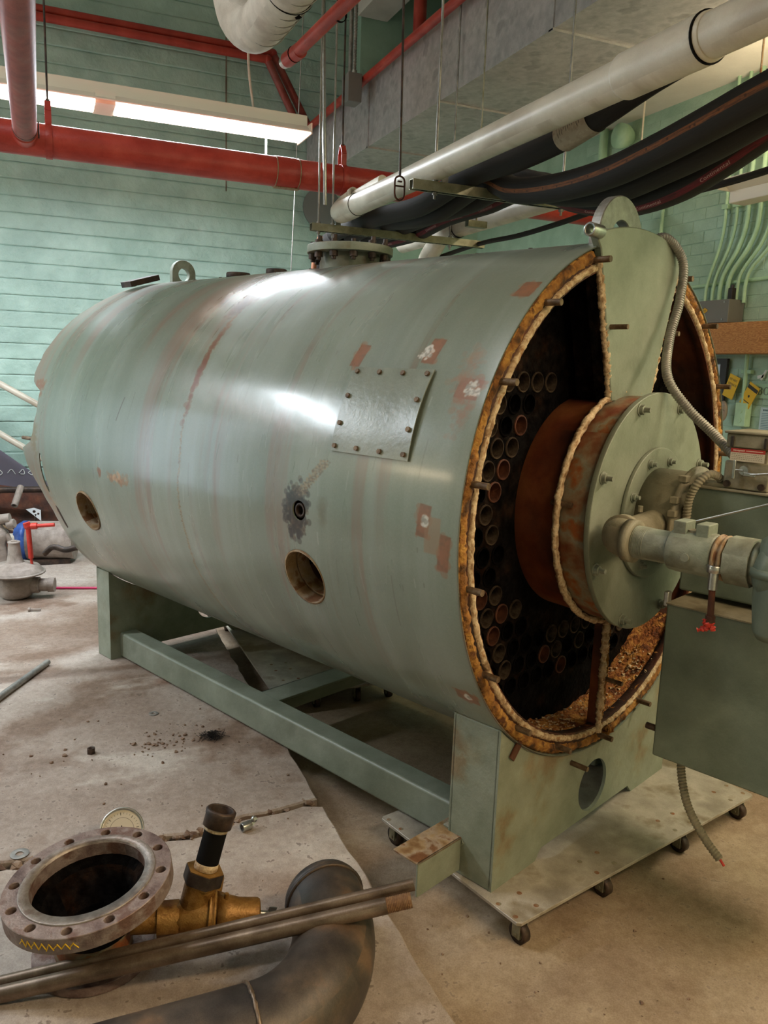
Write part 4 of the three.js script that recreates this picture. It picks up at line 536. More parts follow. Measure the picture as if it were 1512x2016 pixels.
{ const t = thing('conduit_fitting', 'small silver conduit clip lying behind the black nipple', 'fitting', [-1.166, PAD, -0.372]); mesh('clip', [hollow(V(-0.02, 0.016, 0.01), V(0.012, 0.016, 0.0), 0.016, 0.012, 16)], M.zinc, t); mesh('ear', [along(new THREE.BoxGeometry(0.02, 0.032, 0.003), V(0.01, 0.012, 0), V(0.035, 0.034, -0.014)), hollow(V(0.024, 0.026, -0.012), V(0.03, 0.03, -0.006), 0.011, 0.006, 14)], M.zinc, t); }
{ const p = V(-2.15, PAD + 0.016, -1.5), q = V(-1.785, PAD + 0.016, -2.2); const t = thing('pipe_length', 'short grey pipe lying on the pad at the left edge of the view', 'pipe', [p.x, PAD, p.z]); mesh('pipe', [hollow(p, q, 0.016, 0.012, 18).translate(-p.x, -PAD, -p.z)], M.steel, t); }
tag(mesh('bolt', [hexBar(V(-1.89, PAD + 0.013, -3.2), V(-1.878, PAD + 0.013, -3.198), 0.013), rod(V(-1.878, PAD + 0.012, -3.198), V(-1.815, PAD + 0.011, -3.185), 0.007, 10)], M.castGrey), 'loose bolt lying on the pad in front of the regulator', 'bolt');
{ const t = thing('marker_stick', 'thin dark-red stick with a grey tip lying behind the regulator', 'stick', [-1.8, PAD, -3.71]); mesh('shaft', [rod(V(0.08, 0.008, 0.022), V(0.62, 0.008, 0.18), 0.009, 10)], M.magenta, t); mesh('tip', [rod(V(0, 0.008, 0), V(0.08, 0.008, 0.022), 0.01, 10)], M.darkSteel, t); }
{ const r = rng(61), gs = []; for (let i = 0; i < 260; i++) { const a = r() * 6.28, k = r(), p = V(-1.145 + Math.cos(a) * 0.055 * k, PAD + 0.003 + r() * 0.022 * (1 - k * 0.5), -1.1 + Math.sin(a) * 0.04 * k), q = p.clone().add(V((r() - 0.5) * 0.05, (r() - 0.4) * 0.016, (r() - 0.5) * 0.04)); q.y = Math.max(q.y, PAD + 0.002); gs.push(rod(p, q, 0.0009, 4)); } const o = tag(mesh('bristle_clump', gs, M.fluff), 'dark clump of bristles on the pad beside the skid beam', 'debris'); o.userData.kind = 'stuff'; }
{ const r = rng(62), gs = []; for (let i = 0; i < 130; i++) { const near = r() < 0.5, x = near ? -1.3 + (r() + r() - 1) * 0.22 : -2.0 + r() * 1.1, z = near ? -1.13 + (r() + r() - 1) * 0.16 : -1.5 + r() * 1.7; if (z > -0.05 && x > -2) continue; gs.push(chunk(0.002 + r() * r() * 0.011, 700 + i).translate(x, PAD + 0.002, z)); } const o = tag(mesh('concrete_crumbs', gs, M.rubble), 'scattered crumbs of concrete and rust on the pad', 'debris'); o.userData.kind = 'stuff'; }
{ const r = rng(63), gs = []; for (let i = 0; i < 70; i++) gs.push(chunk(0.0015 + r() * r() * 0.007, 900 + i).translate(-0.8 + r() * 1.6, FLOOR + 0.0015, 0.15 + r() * 1.2)); const o = tag(mesh('floor_crumbs', gs, M.rubble), 'sparse crumbs on the lower floor in front of the dolly', 'debris'); o.userData.kind = 'stuff'; }
// ---------------------------------------------------------------- far left: regulator, pump, scrap
{ const t = thing('gas_regulator', 'grey cast gas regulator with a tall spring tower standing on the pad', 'regulator', [-1.965, PAD, -3.55]);
  mesh('body', [lathe([[0, 0], [0.07, 0.0], [0.1, 0.02], [0.115, 0.07], [0.118, 0.16], [0, 0.16]], 36)], M.castGrey, t);
  mesh('diaphragm_case', [lathe([[0, 0.155], [0.14, 0.155], [0.172, 0.17], [0.176, 0.178], [0.172, 0.187], [0.15, 0.215], [0.1, 0.235], [0.05, 0.245], [0, 0.245]], 44)], M.castGrey, t);
  mesh('case_rim', [lathe([[0.16, 0.168], [0.186, 0.17], [0.186, 0.182], [0.16, 0.185]], 44)], M.castGrey, t);
  mesh('spring_tower', [lathe([[0.07, 0.23], [0.05, 0.255], [0.042, 0.29], [0.036, 0.37], [0.039, 0.374], [0.039, 0.382], [0, 0.384]], 28), rbx(-0.018, 0.018, 0.383, 0.39, -0.012, 0.012, 0.002)], M.castGrey, t);
  mesh('outlet', [rod(V(0.08, 0.085, 0.02), V(0.145, 0.085, 0.035), 0.056, 8), rod(V(0.13, 0.085, 0.03), V(0.235, 0.085, 0.055), 0.043, 22), along(new THREE.CylinderGeometry(0.05, 0.05, 0.04, 8), V(0.2, 0.085, 0.047), V(0.238, 0.085, 0.056))], M.castGrey, t);
  const v = mesh('vent_pipe', [rod(V(0.105, 0.21, 0.03), V(0.098, 0.3, 0.03), 0.009, 12), rod(V(0.1, 0.27, 0.03), V(0.09, 0.48, 0.03), 0.0165, 14), rod(V(0.085, 0.485, 0.03), V(0.25, 0.5, 0.09), 0.0125, 12), hexBar(V(0.11, 0.487, 0.04), V(0.145, 0.49, 0.052), 0.022), new THREE.SphereGeometry(0.024, 14, 10).translate(0.087, 0.485, 0.03), rod(V(0.087, 0.487, 0.03), V(0.08, 0.51, 0.03), 0.023, 14)], M.brightRed, t); v.userData.label = 'red painted vent pipe'; }
{ const t = thing('pump_motor', 'blue pump motor lying on its side behind the regulator', 'pump', [-1.84, PAD, -4.55]);
  mesh('motor_shell', [rod(V(-0.06, 0.17, -0.02), V(0.28, 0.17, 0.06), 0.15, 32)], M.castGrey, t); mesh('end_bell', [latheOn([[0, -0.02], [0.06, -0.02], [0.12, 0.0], [0.152, 0.05], [0.154, 0.09], [0, 0.09]], V(-0.14, 0.17, -0.04), V(0.28, 0.17, 0.06), 32)], M.blue, t);
  mesh('suction_port', [hollow(V(-0.19, 0.19, 0.03), V(-0.09, 0.19, 0.05), 0.05, 0.032, 22)], M.pvc, t); mesh('foot', [bx(-0.05, 0.24, 0, 0.04, -0.09, 0.14)], M.darkSteel, t); }
{ const t = thing('pipe_fitting_cluster', 'grey cast valve body standing behind the regulator tower', 'valve', [-2.1, PAD, -4.35]); mesh('body', [lathe([[0, 0], [0.08, 0], [0.07, 0.06], [0.055, 0.2], [0.075, 0.25], [0.075, 0.29], [0.04, 0.33], [0.03, 0.42], [0, 0.42]], 24)], M.castGrey, t); mesh('bonnet', [rod(V(-0.05, 0.38, 0), V(0.09, 0.4, 0.04), 0.035, 16), hexBar(V(0.07, 0.35, 0.03), V(0.12, 0.36, 0.05), 0.035)], M.castGrey, t); mesh('side_arm', [rod(V(0.06, 0.28, 0.03), V(0.13, 0.08, 0.04), 0.02, 12)], M.castGrey, t); }
{ const t = thing('scrap_plate', 'dark rusty steel plate leaning against the wall behind the pump', 'steel plate', [-2.0, 0, -5.1]);
  mesh('plate', [along(new THREE.BoxGeometry(1.0, 0.5, 0.012), V(-0.12, 0.1, 0.12), V(-0.1, 0.58, -0.02)).rotateZ(-0.12)], M.rustDark, t); mesh('edge_strip', [rod(V(-0.5, 0.52, 0.16), V(0.16, 0.16, 0.2), 0.01, 8)], M.tan, t); }
{ const t = thing('black_pipe', 'long black pipe laid level against the wall above the scrap plate', 'pipe', [-3.3, 0.59, -5.02]); mesh('pipe', [rod(V(0, 0, 0), V(1.62, 0.0, 0.14), 0.026, 16)], M.darkSteel, t); mesh('stub', [hollow(V(1.36, 0.03, 0.16), V(1.31, -0.1, 0.3), 0.026, 0.017, 16)], M.castGrey, t); }
{ const t = thing('marked_board', 'grey board with white chalk writing leaning behind the black pipe', 'board', [-2.45, 0.07, -5.36]);
  mesh('board', [plate([[-0.6, 0.2], [0.72, 0.2], [0.72, 0.5], [0.12, 0.98], [-0.6, 1.0]], [], 0.02)], mat({ color: 0x6f6a78, roughness: 0.7 }), t);
  const g = []; const st = (pts) => g.push(tube(pts.map(([x, y]) => [x, y, 0.024]), 0.004, 16, 6)); st([[0.3, 0.6], [0.33, 0.63], [0.36, 0.6], [0.33, 0.58], [0.3, 0.6]]); st([[0.4, 0.6], [0.43, 0.63], [0.46, 0.59]]); st([[0.49, 0.6], [0.52, 0.63], [0.53, 0.59], [0.5, 0.59]]); st([[0.56, 0.6], [0.59, 0.62], [0.59, 0.58], [0.56, 0.6]]); st([[0.6, 0.66], [0.6, 0.58]]); mesh('chalk_writing', g, M.paper, t); }
for (const [p, q, l] of [[[-3.2, 2.08, -5.43], [-1.5, 1.1, -5.0], 'upper of two white braces slanting down behind the boiler'], [[-3.2, 1.72, -5.43], [-1.6, 0.72, -5.0], 'lower of two white braces slanting down behind the boiler']]) { const t = thing('white_brace', l, 'brace', p, 0, 'white braces'); mesh('tube', [rod(V(0, 0, 0), V(q[0] - p[0], q[1] - p[1], q[2] - p[2]), 0.026, 16)], M.pvc, t); }
{ const t = thing('angle_offcut', 'small drilled steel triangle lying on the scrap plate', 'bracket', [-1.86, 0.4, -4.83]); mesh('triangle', [plate([[-0.05, 0.04], [0.06, -0.06], [0.06, 0.03], [0.01, 0.05]], [[0.01, 0.02, 0.012], [0.04, 0.0, 0.009]], 0.006)], M.paper, t); mesh('prop', [rod(V(0.0, -0.33, -0.06), V(0.02, 0.0, 0.0), 0.01, 8)], M.darkSteel, t); }
// ---------------------------------------------------------------- overhead: red main and branch
{ const y = 2.786, z = -2.77, t = thing('sprinkler_main', 'thick dark red pipe crossing the view below the duct', 'pipe', [-0.02, y, z]);
  mesh('main_pipe', [rod(V(-6.3, 0, 0), V(1.95, 0, 0), 0.084, 32)], M.red, t);
  const br = mesh('branch_pipe', [rod(V(-1.77, 0, 0), V(-1.77, 0.012, 5.6), 0.057, 28)], M.redOld, t); mesh('branch_fitting', [rod(V(-1.77, 0, 0.02), V(-1.77, 0.002, 0.16), 0.063, 28, 0.06), hollow(V(-1.77, 0.002, 0.16), V(-1.77, 0.002, 0.165), 0.064, 0.05, 28)], M.red, t);
  mesh('pipe_clip', [hollow(V(-1.77, 0.002, 0.2), V(-1.77, 0.002, 0.212), 0.0595, 0.056, 24), rod(V(-1.705, 0.04, 0.206), V(-1.705, -0.04, 0.206), 0.004, 6)], M.darkSteel, t);
  const c = mesh('coupling', [hollow(V(-0.42, 0, 0), V(-0.3, 0, 0), 0.0875, 0.08, 36)], M.red, t); for (const x of [-0.42, -0.28]) mesh('seam_line', [hollow(V(x - 0.0025, 0, 0), V(x + 0.0025, 0, 0), 0.0885, 0.08, 36)], M.tan, c);
  mesh('label_strip', [bx(-0.42, -0.27, -0.0905, -0.085, -0.025, 0.02)], M.tan, t); }
function clevis(label, x, y, z, r, ytop, m, group) { const t = thing('clevis_hanger', label, 'pipe hanger', [x, y, z], 0, group); mesh('strap', [hollow(V(-0.016, 0, 0), V(0.016, 0, 0), r + 0.004, r, 36), bx(-0.016, 0.016, r * 0.6, r + 0.07, -0.034, -0.03), bx(-0.016, 0.016, r * 0.6, r + 0.07, 0.03, 0.034), along(new THREE.BoxGeometry(0.032, 0.062, 0.004), V(0, r + 0.065, 0.032), V(0, r + 0.11, 0.008)), along(new THREE.BoxGeometry(0.032, 0.062, 0.004), V(0, r + 0.065, -0.032), V(0, r + 0.11, -0.008)), bx(-0.016, 0.016, r + 0.105, r + 0.11, -0.012, 0.012)], m, t); mesh('rod', [rod(V(0, r + 0.1, 0), V(0, ytop - y, 0), 0.0055, 10), hexBar(V(0, r + 0.11, 0), V(0, r + 0.122, 0), 0.012)], M.darkSteel, t); return t; }
clevis('red clevis hanger carrying the main where it passes under the duct', -0.015, 2.786, -2.77, 0.086, YC, M.red, 'red main hangers'); clevis('red clevis hanger on the main beside the branch pipe', -1.675, 2.786, -2.77, 0.086, YC, M.red, 'red main hangers');
{ const t = thing('clevis_hanger', 'empty brown hanger loop dangling on a rod in front of the white pipe', 'pipe hanger', [-0.235, 2.445, -1.38]); mesh('rod', [rod(V(0, 0.07, 0), V(-0.045, YC - 2.445, 0), 0.0055, 10)], M.darkSteel, t); mesh('loop', [tube([[-0.02, 0.06, 0], [-0.024, 0.02, 0], [-0.02, -0.02, 0], [0, -0.034, 0], [0.02, -0.02, 0], [0.024, 0.02, 0], [0.02, 0.06, 0], [0, 0.07, 0]], 0.0045, 48, 8, true), bx(-0.022, 0.022, 0.024, 0.03, -0.004, 0.004), bx(-0.01, 0.01, 0.044, 0.05, -0.005, 0.005)], M.rustDark, t); }
// red pipes on the back wall and along the duct
for (const [y, z, x1, x2, yy, l] of [[4.395, -5.44, 0.26, 0.6, 3.84, 'upper of two red pipes running along the back wall'], [4.325, -5.4, 0.2, 0.5, 3.8, 'lower of two red pipes running along the back wall']]) { const t = thing('red_pipe', l, 'pipe', [-6.3, y, z], 0, 'red pipes on the back wall'); mesh('pipe', [rod(V(0, 0, 0), V(x1 + 6.3, 0, 0), 0.034, 20)], M.red, t); mesh('elbow', [new THREE.SphereGeometry(0.04, 16, 12).translate(x1 + 6.3, 0, 0)], M.red, t); mesh('drop_pipe', [rod(V(x1 + 6.3, 0, 0), V(x2 + 6.3, yy - y, 0), 0.034, 20)], M.redOld, t); }
{ const t = thing('red_pipe', 'red pipe running along the upper edge of the duct', 'pipe', [0.555, 3.775, -5.46]); mesh('pipe', [rod(V(0, 0, 0), V(0, 0.02, 7.5), 0.03, 20)], M.red, t); }
{ const t = thing('red_pipe', 'red capped pipe slanting down beside the white insulated bend', 'pipe', [-0.535, 3.2, -2.19]); mesh('pipe', [rod(V(0, 0, 0), V(0.02, 0.0, 0.16), 0.037, 22), rod(V(0.01, 0, 0.1), V(0.19, 0.03, 3.0), 0.031, 20)], M.red, t); mesh('grooved_coupling', [hollow(V(0.01, 0, 0.09), V(0.011, 0, 0.095), 0.039, 0.03, 22), hollow(V(0.06, 0.005, 0.62), V(0.061, 0.005, 0.63), 0.034, 0.03, 22)], M.black, t); mesh('end_cap', [rod(V(-0.005, 0, -0.045), V(0, 0, 0), 0.03, 18), bx(-0.018, 0.01, -0.016, 0.016, -0.06, -0.045)], M.zinc, t); mesh('hanger', [tube([[0.06, 0.045, 0.62], [0.045, 0.08, 0.62], [0.06, 0.1, 0.62], [0.075, 0.08, 0.62], [0.06, 0.045, 0.62]], 0.005, 24, 8), rod(V(0.06, 0.1, 0.62), V(0.06, 2.0, 0.62), 0.0045, 8)], M.darkSteel, t); }
{ const t = thing('red_riser', 'short red riser pipe rising behind the duct to the white beam', 'pipe', [1.285, 3.8, -4.55]); mesh('pipe', [rod(V(0, 0, 0), V(0, 0.94, 0), 0.055, 22)], M.red, t); }
{ // white insulated pipe, bent up at its far end
  const t = thing('insulated_pipe', 'white wrapped pipe with a bend, hanging at the top of the view', 'pipe', [-0.81, 3.12, -1.6]);
  const pts = [[0.06, 0.0, 3.5], [0.03, 0.0, 1.2], [0.0, 0.0, 0.3], [-0.005, 0.0, 0.02], [-0.02, 0.015, -0.13], [-0.05, 0.09, -0.24], [-0.07, 0.22, -0.3], [-0.09, 0.42, -0.34], [-0.14, 1.2, -0.36], [-0.2, 2.05, -0.36]];
  mesh('wrapped_pipe', [new THREE.TubeGeometry(curve(pts), 140, 0.098, 28)], M.insulation, t);
  for (let k = 0; k < 9; k++) mesh('binding_wire', [new THREE.TorusGeometry(0.0985, 0.0022, 6, 36).rotateX(0.12).translate(0.0 + 0.002 * k, 0, 0.02 + k * 0.075)], M.steel, t);
  mesh('binding_wire', [new THREE.TorusGeometry(0.1, 0.0045, 8, 36).rotateX(-0.2).translate(0.008, 0, 0.36), chunk(0.014, 8).translate(0.05, -0.09, 0.34)], M.black, t); }
// ---------------------------------------------------------------- galvanised duct, one part for each section, cross-broken
{ const t = thing('air_duct', 'large galvanised rectangular air duct running overhead towards the viewer', 'duct', [0.62, 3.33, -5.55]); const W = 0.59, Hh = 0.49, seams = [0.02, 1.58, 2.79, 4.02, 5.24, 6.46, 7.68, 8.9];
  for (let k = 0; k < seams.length - 1; k++) { const a = seams[k], b = seams[k + 1], m = (a + b) / 2, o = 0.014, pos = []; const quad = (p, q, r, s, c) => { for (const [u, v] of [[p, q], [q, r], [r, s], [s, p]]) pos.push(...u, ...v, ...c); };
    quad([0, 0, a], [0, 0, b], [0, Hh, b], [0, Hh, a], [-o, Hh / 2, m]); quad([0, 0, b], [0, 0, a], [W, 0, a], [W, 0, b], [W / 2, -o, m]); quad([W, 0, a], [W, Hh, a], [W, Hh, b], [W, 0, b], [W + o, Hh / 2, m]); quad([0, Hh, a], [0, Hh, b], [W, Hh, b], [W, Hh, a], [W / 2, Hh + o, m]);
    const g = new THREE.BufferGeometry(); g.setAttribute('position', new THREE.Float32BufferAttribute(pos, 3)); g.computeVertexNormals(); const sec = mesh('duct_section', [g], M.galv, t);
    mesh('drive_cleat', [bx(-0.008, 0, -0.008, Hh + 0.008, b - 0.018, b + 0.018), bx(-0.008, W + 0.008, -0.012, 0, b - 0.022, b + 0.022), bx(W, W + 0.008, -0.008, Hh + 0.008, b - 0.018, b + 0.018)], M.galv, sec); } }
{ const t = thing('junction_box', 'small grey electrical box hanging on two conduits against the duct', 'electrical box', [0.455, 3.6, -3.92]); mesh('box', [rbx(-0.05, 0.06, 0, 0.2, -0.07, 0.07, 0.006)], M.greyBox, t); mesh('conduit', [rod(V(0.0, 0.2, -0.03), V(0.0, YC - 3.6, -0.03), 0.016, 14)], M.steel, t); mesh('flexible_conduit', [flexTube([[0.01, 0.2, 0.03], [0.01, 0.7, 0.035], [0.0, YC - 3.6, 0.03]], 0.014, 700, 8, 0.02)], M.steel, t); mesh('connector', [rod(V(0, 0.2, -0.03), V(0, 0.225, -0.03), 0.022, 14), rod(V(0.01, 0.2, 0.03), V(0.01, 0.225, 0.03), 0.02, 14)], M.zinc, t); }
// ---------------------------------------------------------------- white plastic pipes, strut trapezes, rods
{ const t = thing('plastic_pipe', 'long white plastic pipe running overhead beside the duct', 'pipe', [-0.14, 2.53, -2.6]); mesh('pipe', [rod(V(0, 0, 0.3), V(0, 0, 5.4), 0.057, 32)], M.pvc, t); mesh('socket', [latheOn([[0.05, 0], [0.064, 0.0], [0.066, 0.006], [0.066, 0.3], [0.06, 0.34], [0.05, 0.34]], V(0, 0, 2.64), V(0, 0, 9), 32)], M.pvc, t); for (const [z, q] of [[2.96, 0.0665], [0.44, 0.0585]]) mesh('seam_ring', [hollow(V(0, 0, z), V(0, 0, z + 0.006), q, 0.05, 32)], M.black, t);
  mesh('bend', [new THREE.TubeGeometry(curve([[0, 0, 0.45], [0, 0, 0.24], [0.01, 0.01, 0.15], [0.05, 0.05, 0.13], [0.09, 0.085, 0.18]]), 30, 0.061, 24), hollow(V(0.083, 0.08, 0.17), V(0.095, 0.09, 0.19), 0.066, 0.05, 24)], M.pvc, t); mesh('riser', [rod(V(0.09, 0.085, 0.18), V(0.17, 0.14, 0.4), 0.045, 20)], M.pvc, t); mesh('printed_mark', [new THREE.BoxGeometry(0.02, 0.002, 0.035).rotateZ(0.9).translate(0.052, -0.041, 2.86)], M.brightRed, t); }
{ const t = thing('plastic_pipe', 'second white plastic pipe lower behind the hoses', 'pipe', [0.65, 2.53, -3.3]); mesh('pipe', [rod(V(0, 0, 0), V(0, 0, 4.4), 0.057, 28)], M.pvc, t); mesh('bend', [new THREE.TubeGeometry(curve([[0, 0, 0.82], [0.0, -0.01, 0.6], [0.02, -0.06, 0.48], [0.06, -0.11, 0.3], [0.14, -0.12, 0.1]]), 24, 0.0615, 22)], M.pvc, t); mesh('socket_ring', [hollow(V(0, 0, 0.84), V(0, 0, 0.846), 0.0605, 0.05, 28)], M.black, t); }
function strut(label, x0, x1, y, z, rods) { const t = thing('strut_trapeze', label, 'pipe support', [x0, y, z], 0, 'strut trapezes'), L = x1 - x0; const prof = [[-0.0205, -0.0205], [0.0205, -0.0205], [0.0205, 0.0205], [0.011, 0.0205], [0.011, 0.018], [0.018, 0.018], [0.018, -0.018], [-0.018, -0.018], [-0.018, 0.018], [-0.011, 0.018], [-0.011, 0.0205], [-0.0205, 0.0205]]; mesh('channel', [plate(prof, [], L).rotateZ(Math.PI).rotateY(Math.PI / 2)], M.strut, t); const sl = []; for (let x = 0.05; x < L; x += 0.05) sl.push(bx(x, x + 0.028, -0.0212, -0.0202, -0.007, 0.007)); mesh('slot', sl, M.black, t, { kind: 'stuff' }); for (const x of rods) mesh('hanger_rod', [rod(V(x, -0.05, 0), V(x, YC - y, 0), 0.006, 10), hexBar(V(x, 0.021, 0), V(x, 0.032, 0), 0.012), hexBar(V(x, -0.033, 0), V(x, -0.022, 0), 0.012)], M.steel, t); mesh('pipe_strap', [bx(0.155, 0.185, 0.02, 0.1, -0.02, -0.012), rbx(0.158, 0.182, 0.09, 0.155, -0.02, -0.015, 0.002)], M.zinc, t); return t; }
strut('nearer strut trapeze under the white pipe and hoses', -0.26, 0.62, 2.445, -1.2, [0.115, 0.78]); strut('farther strut trapeze above the boiler nozzle', -0.31, 0.82, 2.44, -2.45, [0.045, 0.13, 0.895]);
tag(mesh('strut_offcut', [rbx(0.42, 0.54, 2.44, 2.475, -1.96, -1.92, 0.003), rod(V(0.48, 2.46, -1.94), V(0.48, YC, -1.94), 0.005, 8)], M.strut), 'short strut offcut hanging beside the second plastic pipe', 'pipe support');
tag(mesh('hanging_wire', [rod(V(0.02, YC, -3.6), V(-0.09, 2.2, -3.6), 0.004, 8)], M.zinc), 'thin bluish wire hanging in front of the back wall', 'wire');
tag(mesh('metal_conduit', [tube([[-0.21, 5.1, -2.62], [-0.21, 4.2, -2.62], [-0.2, 3.5, -2.62], [-0.17, 2.6, -2.62]], 0.012, 50, 10)], M.zinc), 'bright vertical conduit beside the red clevis hanger', 'conduit');
tag(mesh('duct_cover', [latheOn([[0, 0], [0.19, 0], [0.19, 0.012], [0, 0.012]], V(0.74, 3.12, -5.4), V(0.74, 3.12, -4), 36)], mat({ color: 0x6d7272, roughness: 0.6 })), 'round grey cover on the back wall below the duct end', 'cover');
// ---------------------------------------------------------------- black hoses draped over the trapezes
const hoseTex = (stripe, text, col) => canvasTex(2048, 256, (c, w, h) => { const r = rng(text.length + 3); c.fillStyle = '#1e1916'; c.fillRect(0, 0, w, h); for (let i = 0; i < 1600; i++) { c.globalAlpha = 0.12; c.fillStyle = r() < 0.5 ? '#3a332f' : '#151211'; c.fillRect(r() * w, r() * h, 20 + r() * 80, 1 + r() * 3); } c.globalAlpha = 1; if (stripe) { c.fillStyle = stripe; const sh = text ? 17 : 13; c.fillRect(0, 128 - sh / 2, w, sh); for (let i = 0; i < 700; i++) { c.globalAlpha = 0.3; c.fillStyle = r() < 0.6 ? '#2a1c16' : stripe; c.fillRect(r() * w, 128 - sh / 2 + r() * sh, 6 + r() * 30, 2); } c.globalAlpha = 1; c.fillStyle = col; c.font = 'italic 12px sans-serif'; if (text) for (let x = 40; x < w; x += 150) c.fillText(text, x, 132); else if (col) for (let x = 40; x < w; x += 9) if ((x * 7) % 330 < 70) c.fillRect(x, 124 + (x * 13) % 4, 4, 6); } });
function hose(label, pts, r, m, roll = 0) { const t = thing('rubber_hose', label, 'hose', [0, 2.4, 0], 0, 'black hoses on the trapezes'); const g = new THREE.TubeGeometry(curve(pts.map(([x, y, z]) => [x, y - 2.4, z])), 120, r, 22); const uv = g.attributes.uv; for (let i = 0; i < uv.count; i++) uv.setXY(i, uv.getX(i) * 1.0, uv.getY(i) + roll); mesh('hose_body', [g], m, t, { keepUV: true }); return t; }
const hoseM = (s, txt, col) => mat({ map: hoseTex(s, txt, col), roughness: 0.8, bumpMap: bumpFine, bumpScale: 0.0004 });
const h1 = hose('upper black hose with a taped paper sleeve, close under the white pipe', [[0.03, 2.51, -3.02], [0.03, 2.515, -2.6], [0.03, 2.49, -2.1], [0.03, 2.47, -1.7], [0.03, 2.517, -1.2], [0.03, 2.505, -0.8], [0.03, 2.519, -0.45], [0.03, 2.54, -0.3], [0.03, 2.586, -0.02], [0.03, 2.609, 0.25], [0.03, 2.62, 0.6], [0.03, 2.64, 1.6]], 0.05, hoseM('', 'plain', ''), 0.1);
{ const tx = canvasTex(512, 256, (c, w, h) => { c.fillStyle = '#a89a86'; c.fillRect(0, 0, w, h); const r = rng(9); for (let i = 0; i < 300; i++) { c.globalAlpha = 0.15; c.fillStyle = r() < 0.5 ? '#d0c6b6' : '#6f6152'; c.fillRect(r() * w, r() * h, 10 + r() * 40, 3 + r() * 8); } c.globalAlpha = 0.85; c.strokeStyle = '#4b443e'; c.lineWidth = 5; for (let x = 60; x < 430; x += 34) { c.beginPath(); c.moveTo(x, 110 + r() * 20); c.bezierCurveTo(x + 10, 60, x + 20, 180, x + 30, 100 + r() * 40); c.stroke(); } }); mesh('paper_sleeve', [new THREE.TubeGeometry(curve([[0.03, 0.114, -0.5], [0.03, 0.124, -0.42], [0.03, 0.138, -0.32]]), 12, 0.054, 22)], mat({ map: tx, roughness: 0.8 }), h1, { keepUV: true, label: 'dirty taped paper sleeve with faded handwriting' }); }
hose('black hose with a long orange printed stripe', [[0.145, 2.51, -3.02], [0.145, 2.52, -2.5], [0.145, 2.48, -2.13], [0.145, 2.46, -1.76], [0.145, 2.515, -1.25], [0.145, 2.43, -1.0], [0.145, 2.385, -0.69], [0.145, 2.377, -0.37], [0.145, 2.4, -0.12], [0.145, 2.43, 0.1], [0.145, 2.46, 0.3], [0.16, 2.58, 1.3]], 0.054, hoseM('#7d4a26', '', '#4c2c18'), 0.02);
hose('black hose between the orange-striped and the red-lettered hose', [[0.265, 2.5, -3.02], [0.265, 2.5, -2.6], [0.265, 2.51, -2.16], [0.265, 2.5, -1.63], [0.265, 2.52, -1.22], [0.265, 2.41, -0.85], [0.265, 2.36, -0.5], [0.265, 2.38, -0.23], [0.265, 2.41, 0], [0.265, 2.45, 0.21], [0.275, 2.56, 1.2]], 0.056, hoseM('', 'plain', ''), 0);
hose('lowest black hose with a red band lettered in white', [[0.385, 2.5, -3.02], [0.385, 2.49, -2.5], [0.385, 2.52, -2.1], [0.385, 2.515, -1.66], [0.385, 2.524, -1.24], [0.385, 2.4, -0.88], [0.385, 2.335, -0.55], [0.385, 2.345, -0.27], [0.385, 2.4, -0.05], [0.385, 2.46, 0.15], [0.395, 2.58, 1.2]], 0.058, hoseM('#651a26', 'Continental', '#c9b8ae'), 0.14);
hose('thin dark cable sagging above the boiler top', [[0.78, 2.42, -3.0], [0.775, 2.44, -2.38], [0.775, 2.43, -1.97], [0.775, 2.44, -1.57], [0.775, 2.455, -1.23], [0.77, 2.43, -0.74], [0.77, 2.44, -0.2], [0.77, 2.56, 0.9]], 0.014, M.rubber, 0);
// hose ends dropping behind the boiler
for (const [x, z, m, l] of [[0.1, -3.45, M.rubber, 'black hose end dropping behind the boiler beside the nozzle'], [0.32, -3.5, M.rubber, 'black hose end dropping behind the boiler, farther from the nozzle']]) { const t = thing('rubber_hose', l, 'hose', [x, 0.02, z], 0, 'hose ends behind the boiler'); mesh('hose_body', [tube([[0.03, 2.5, 0.3], [0.0, 2.47, 0.05], [-0.02, 2.2, -0.05], [0, 1.5, 0.0], [0.02, 0.08, 0.0]], 0.055, 50, 16)], m, t); }
tag(mesh('red_hose', [tube([[0.02, 2.48, -3.3], [0.0, 2.3, -3.36], [0.0, 1.4, -3.36], [0.03, 0.03, -3.36]], 0.014, 40, 10)], M.magenta), 'thin red hose hanging behind the nozzle', 'hose');
tag(mesh('orange_hose', [tube([[-0.07, 2.48, -3.0], [-0.09, 2.3, -3.06], [-0.08, 1.4, -3.06], [-0.05, 0.03, -3.06]], 0.018, 40, 10)], mat({ color: 0x9a6246, roughness: 0.6 })), 'thin orange-brown hose hanging behind the nozzle', 'hose');
// ---------------------------------------------------------------- right wall fittings
const xw = XR - 0.012;
[0, 1, 2, 3, 4, 5].forEach((k) => { const zt = -2.055 + k * 0.092, zb = -2.155 + k * 0.062 + (k > 3 ? 0.02 : 0), x = xw - 0.03; const t = thing('wall_conduit', ['leftmost', 'second', 'third', 'fourth', 'fifth', 'rightmost'][k] + ' of six painted conduits bending down to the grey box', 'conduit', [x, 2.2, zb], 0, 'six painted wall conduits'); mesh('conduit', [tube([[0, -0.05, 0], [0, 0.06, 0], [0, 0.14, 0.02], [0, 0.3, (zt - zb) * 0.75], [0, 0.42, zt - zb], [0, 0.7, zt - zb], [0, 1.36, zt - zb]], k === 3 || k === 2 ? 0.0155 : 0.0115, 60, 10)], M.conduit, t); mesh('strap', [rbx(-0.014, 0.016, 0.555, 0.585, zt - zb - 0.026, zt - zb + 0.026, 0.003)], M.conduit, t); });
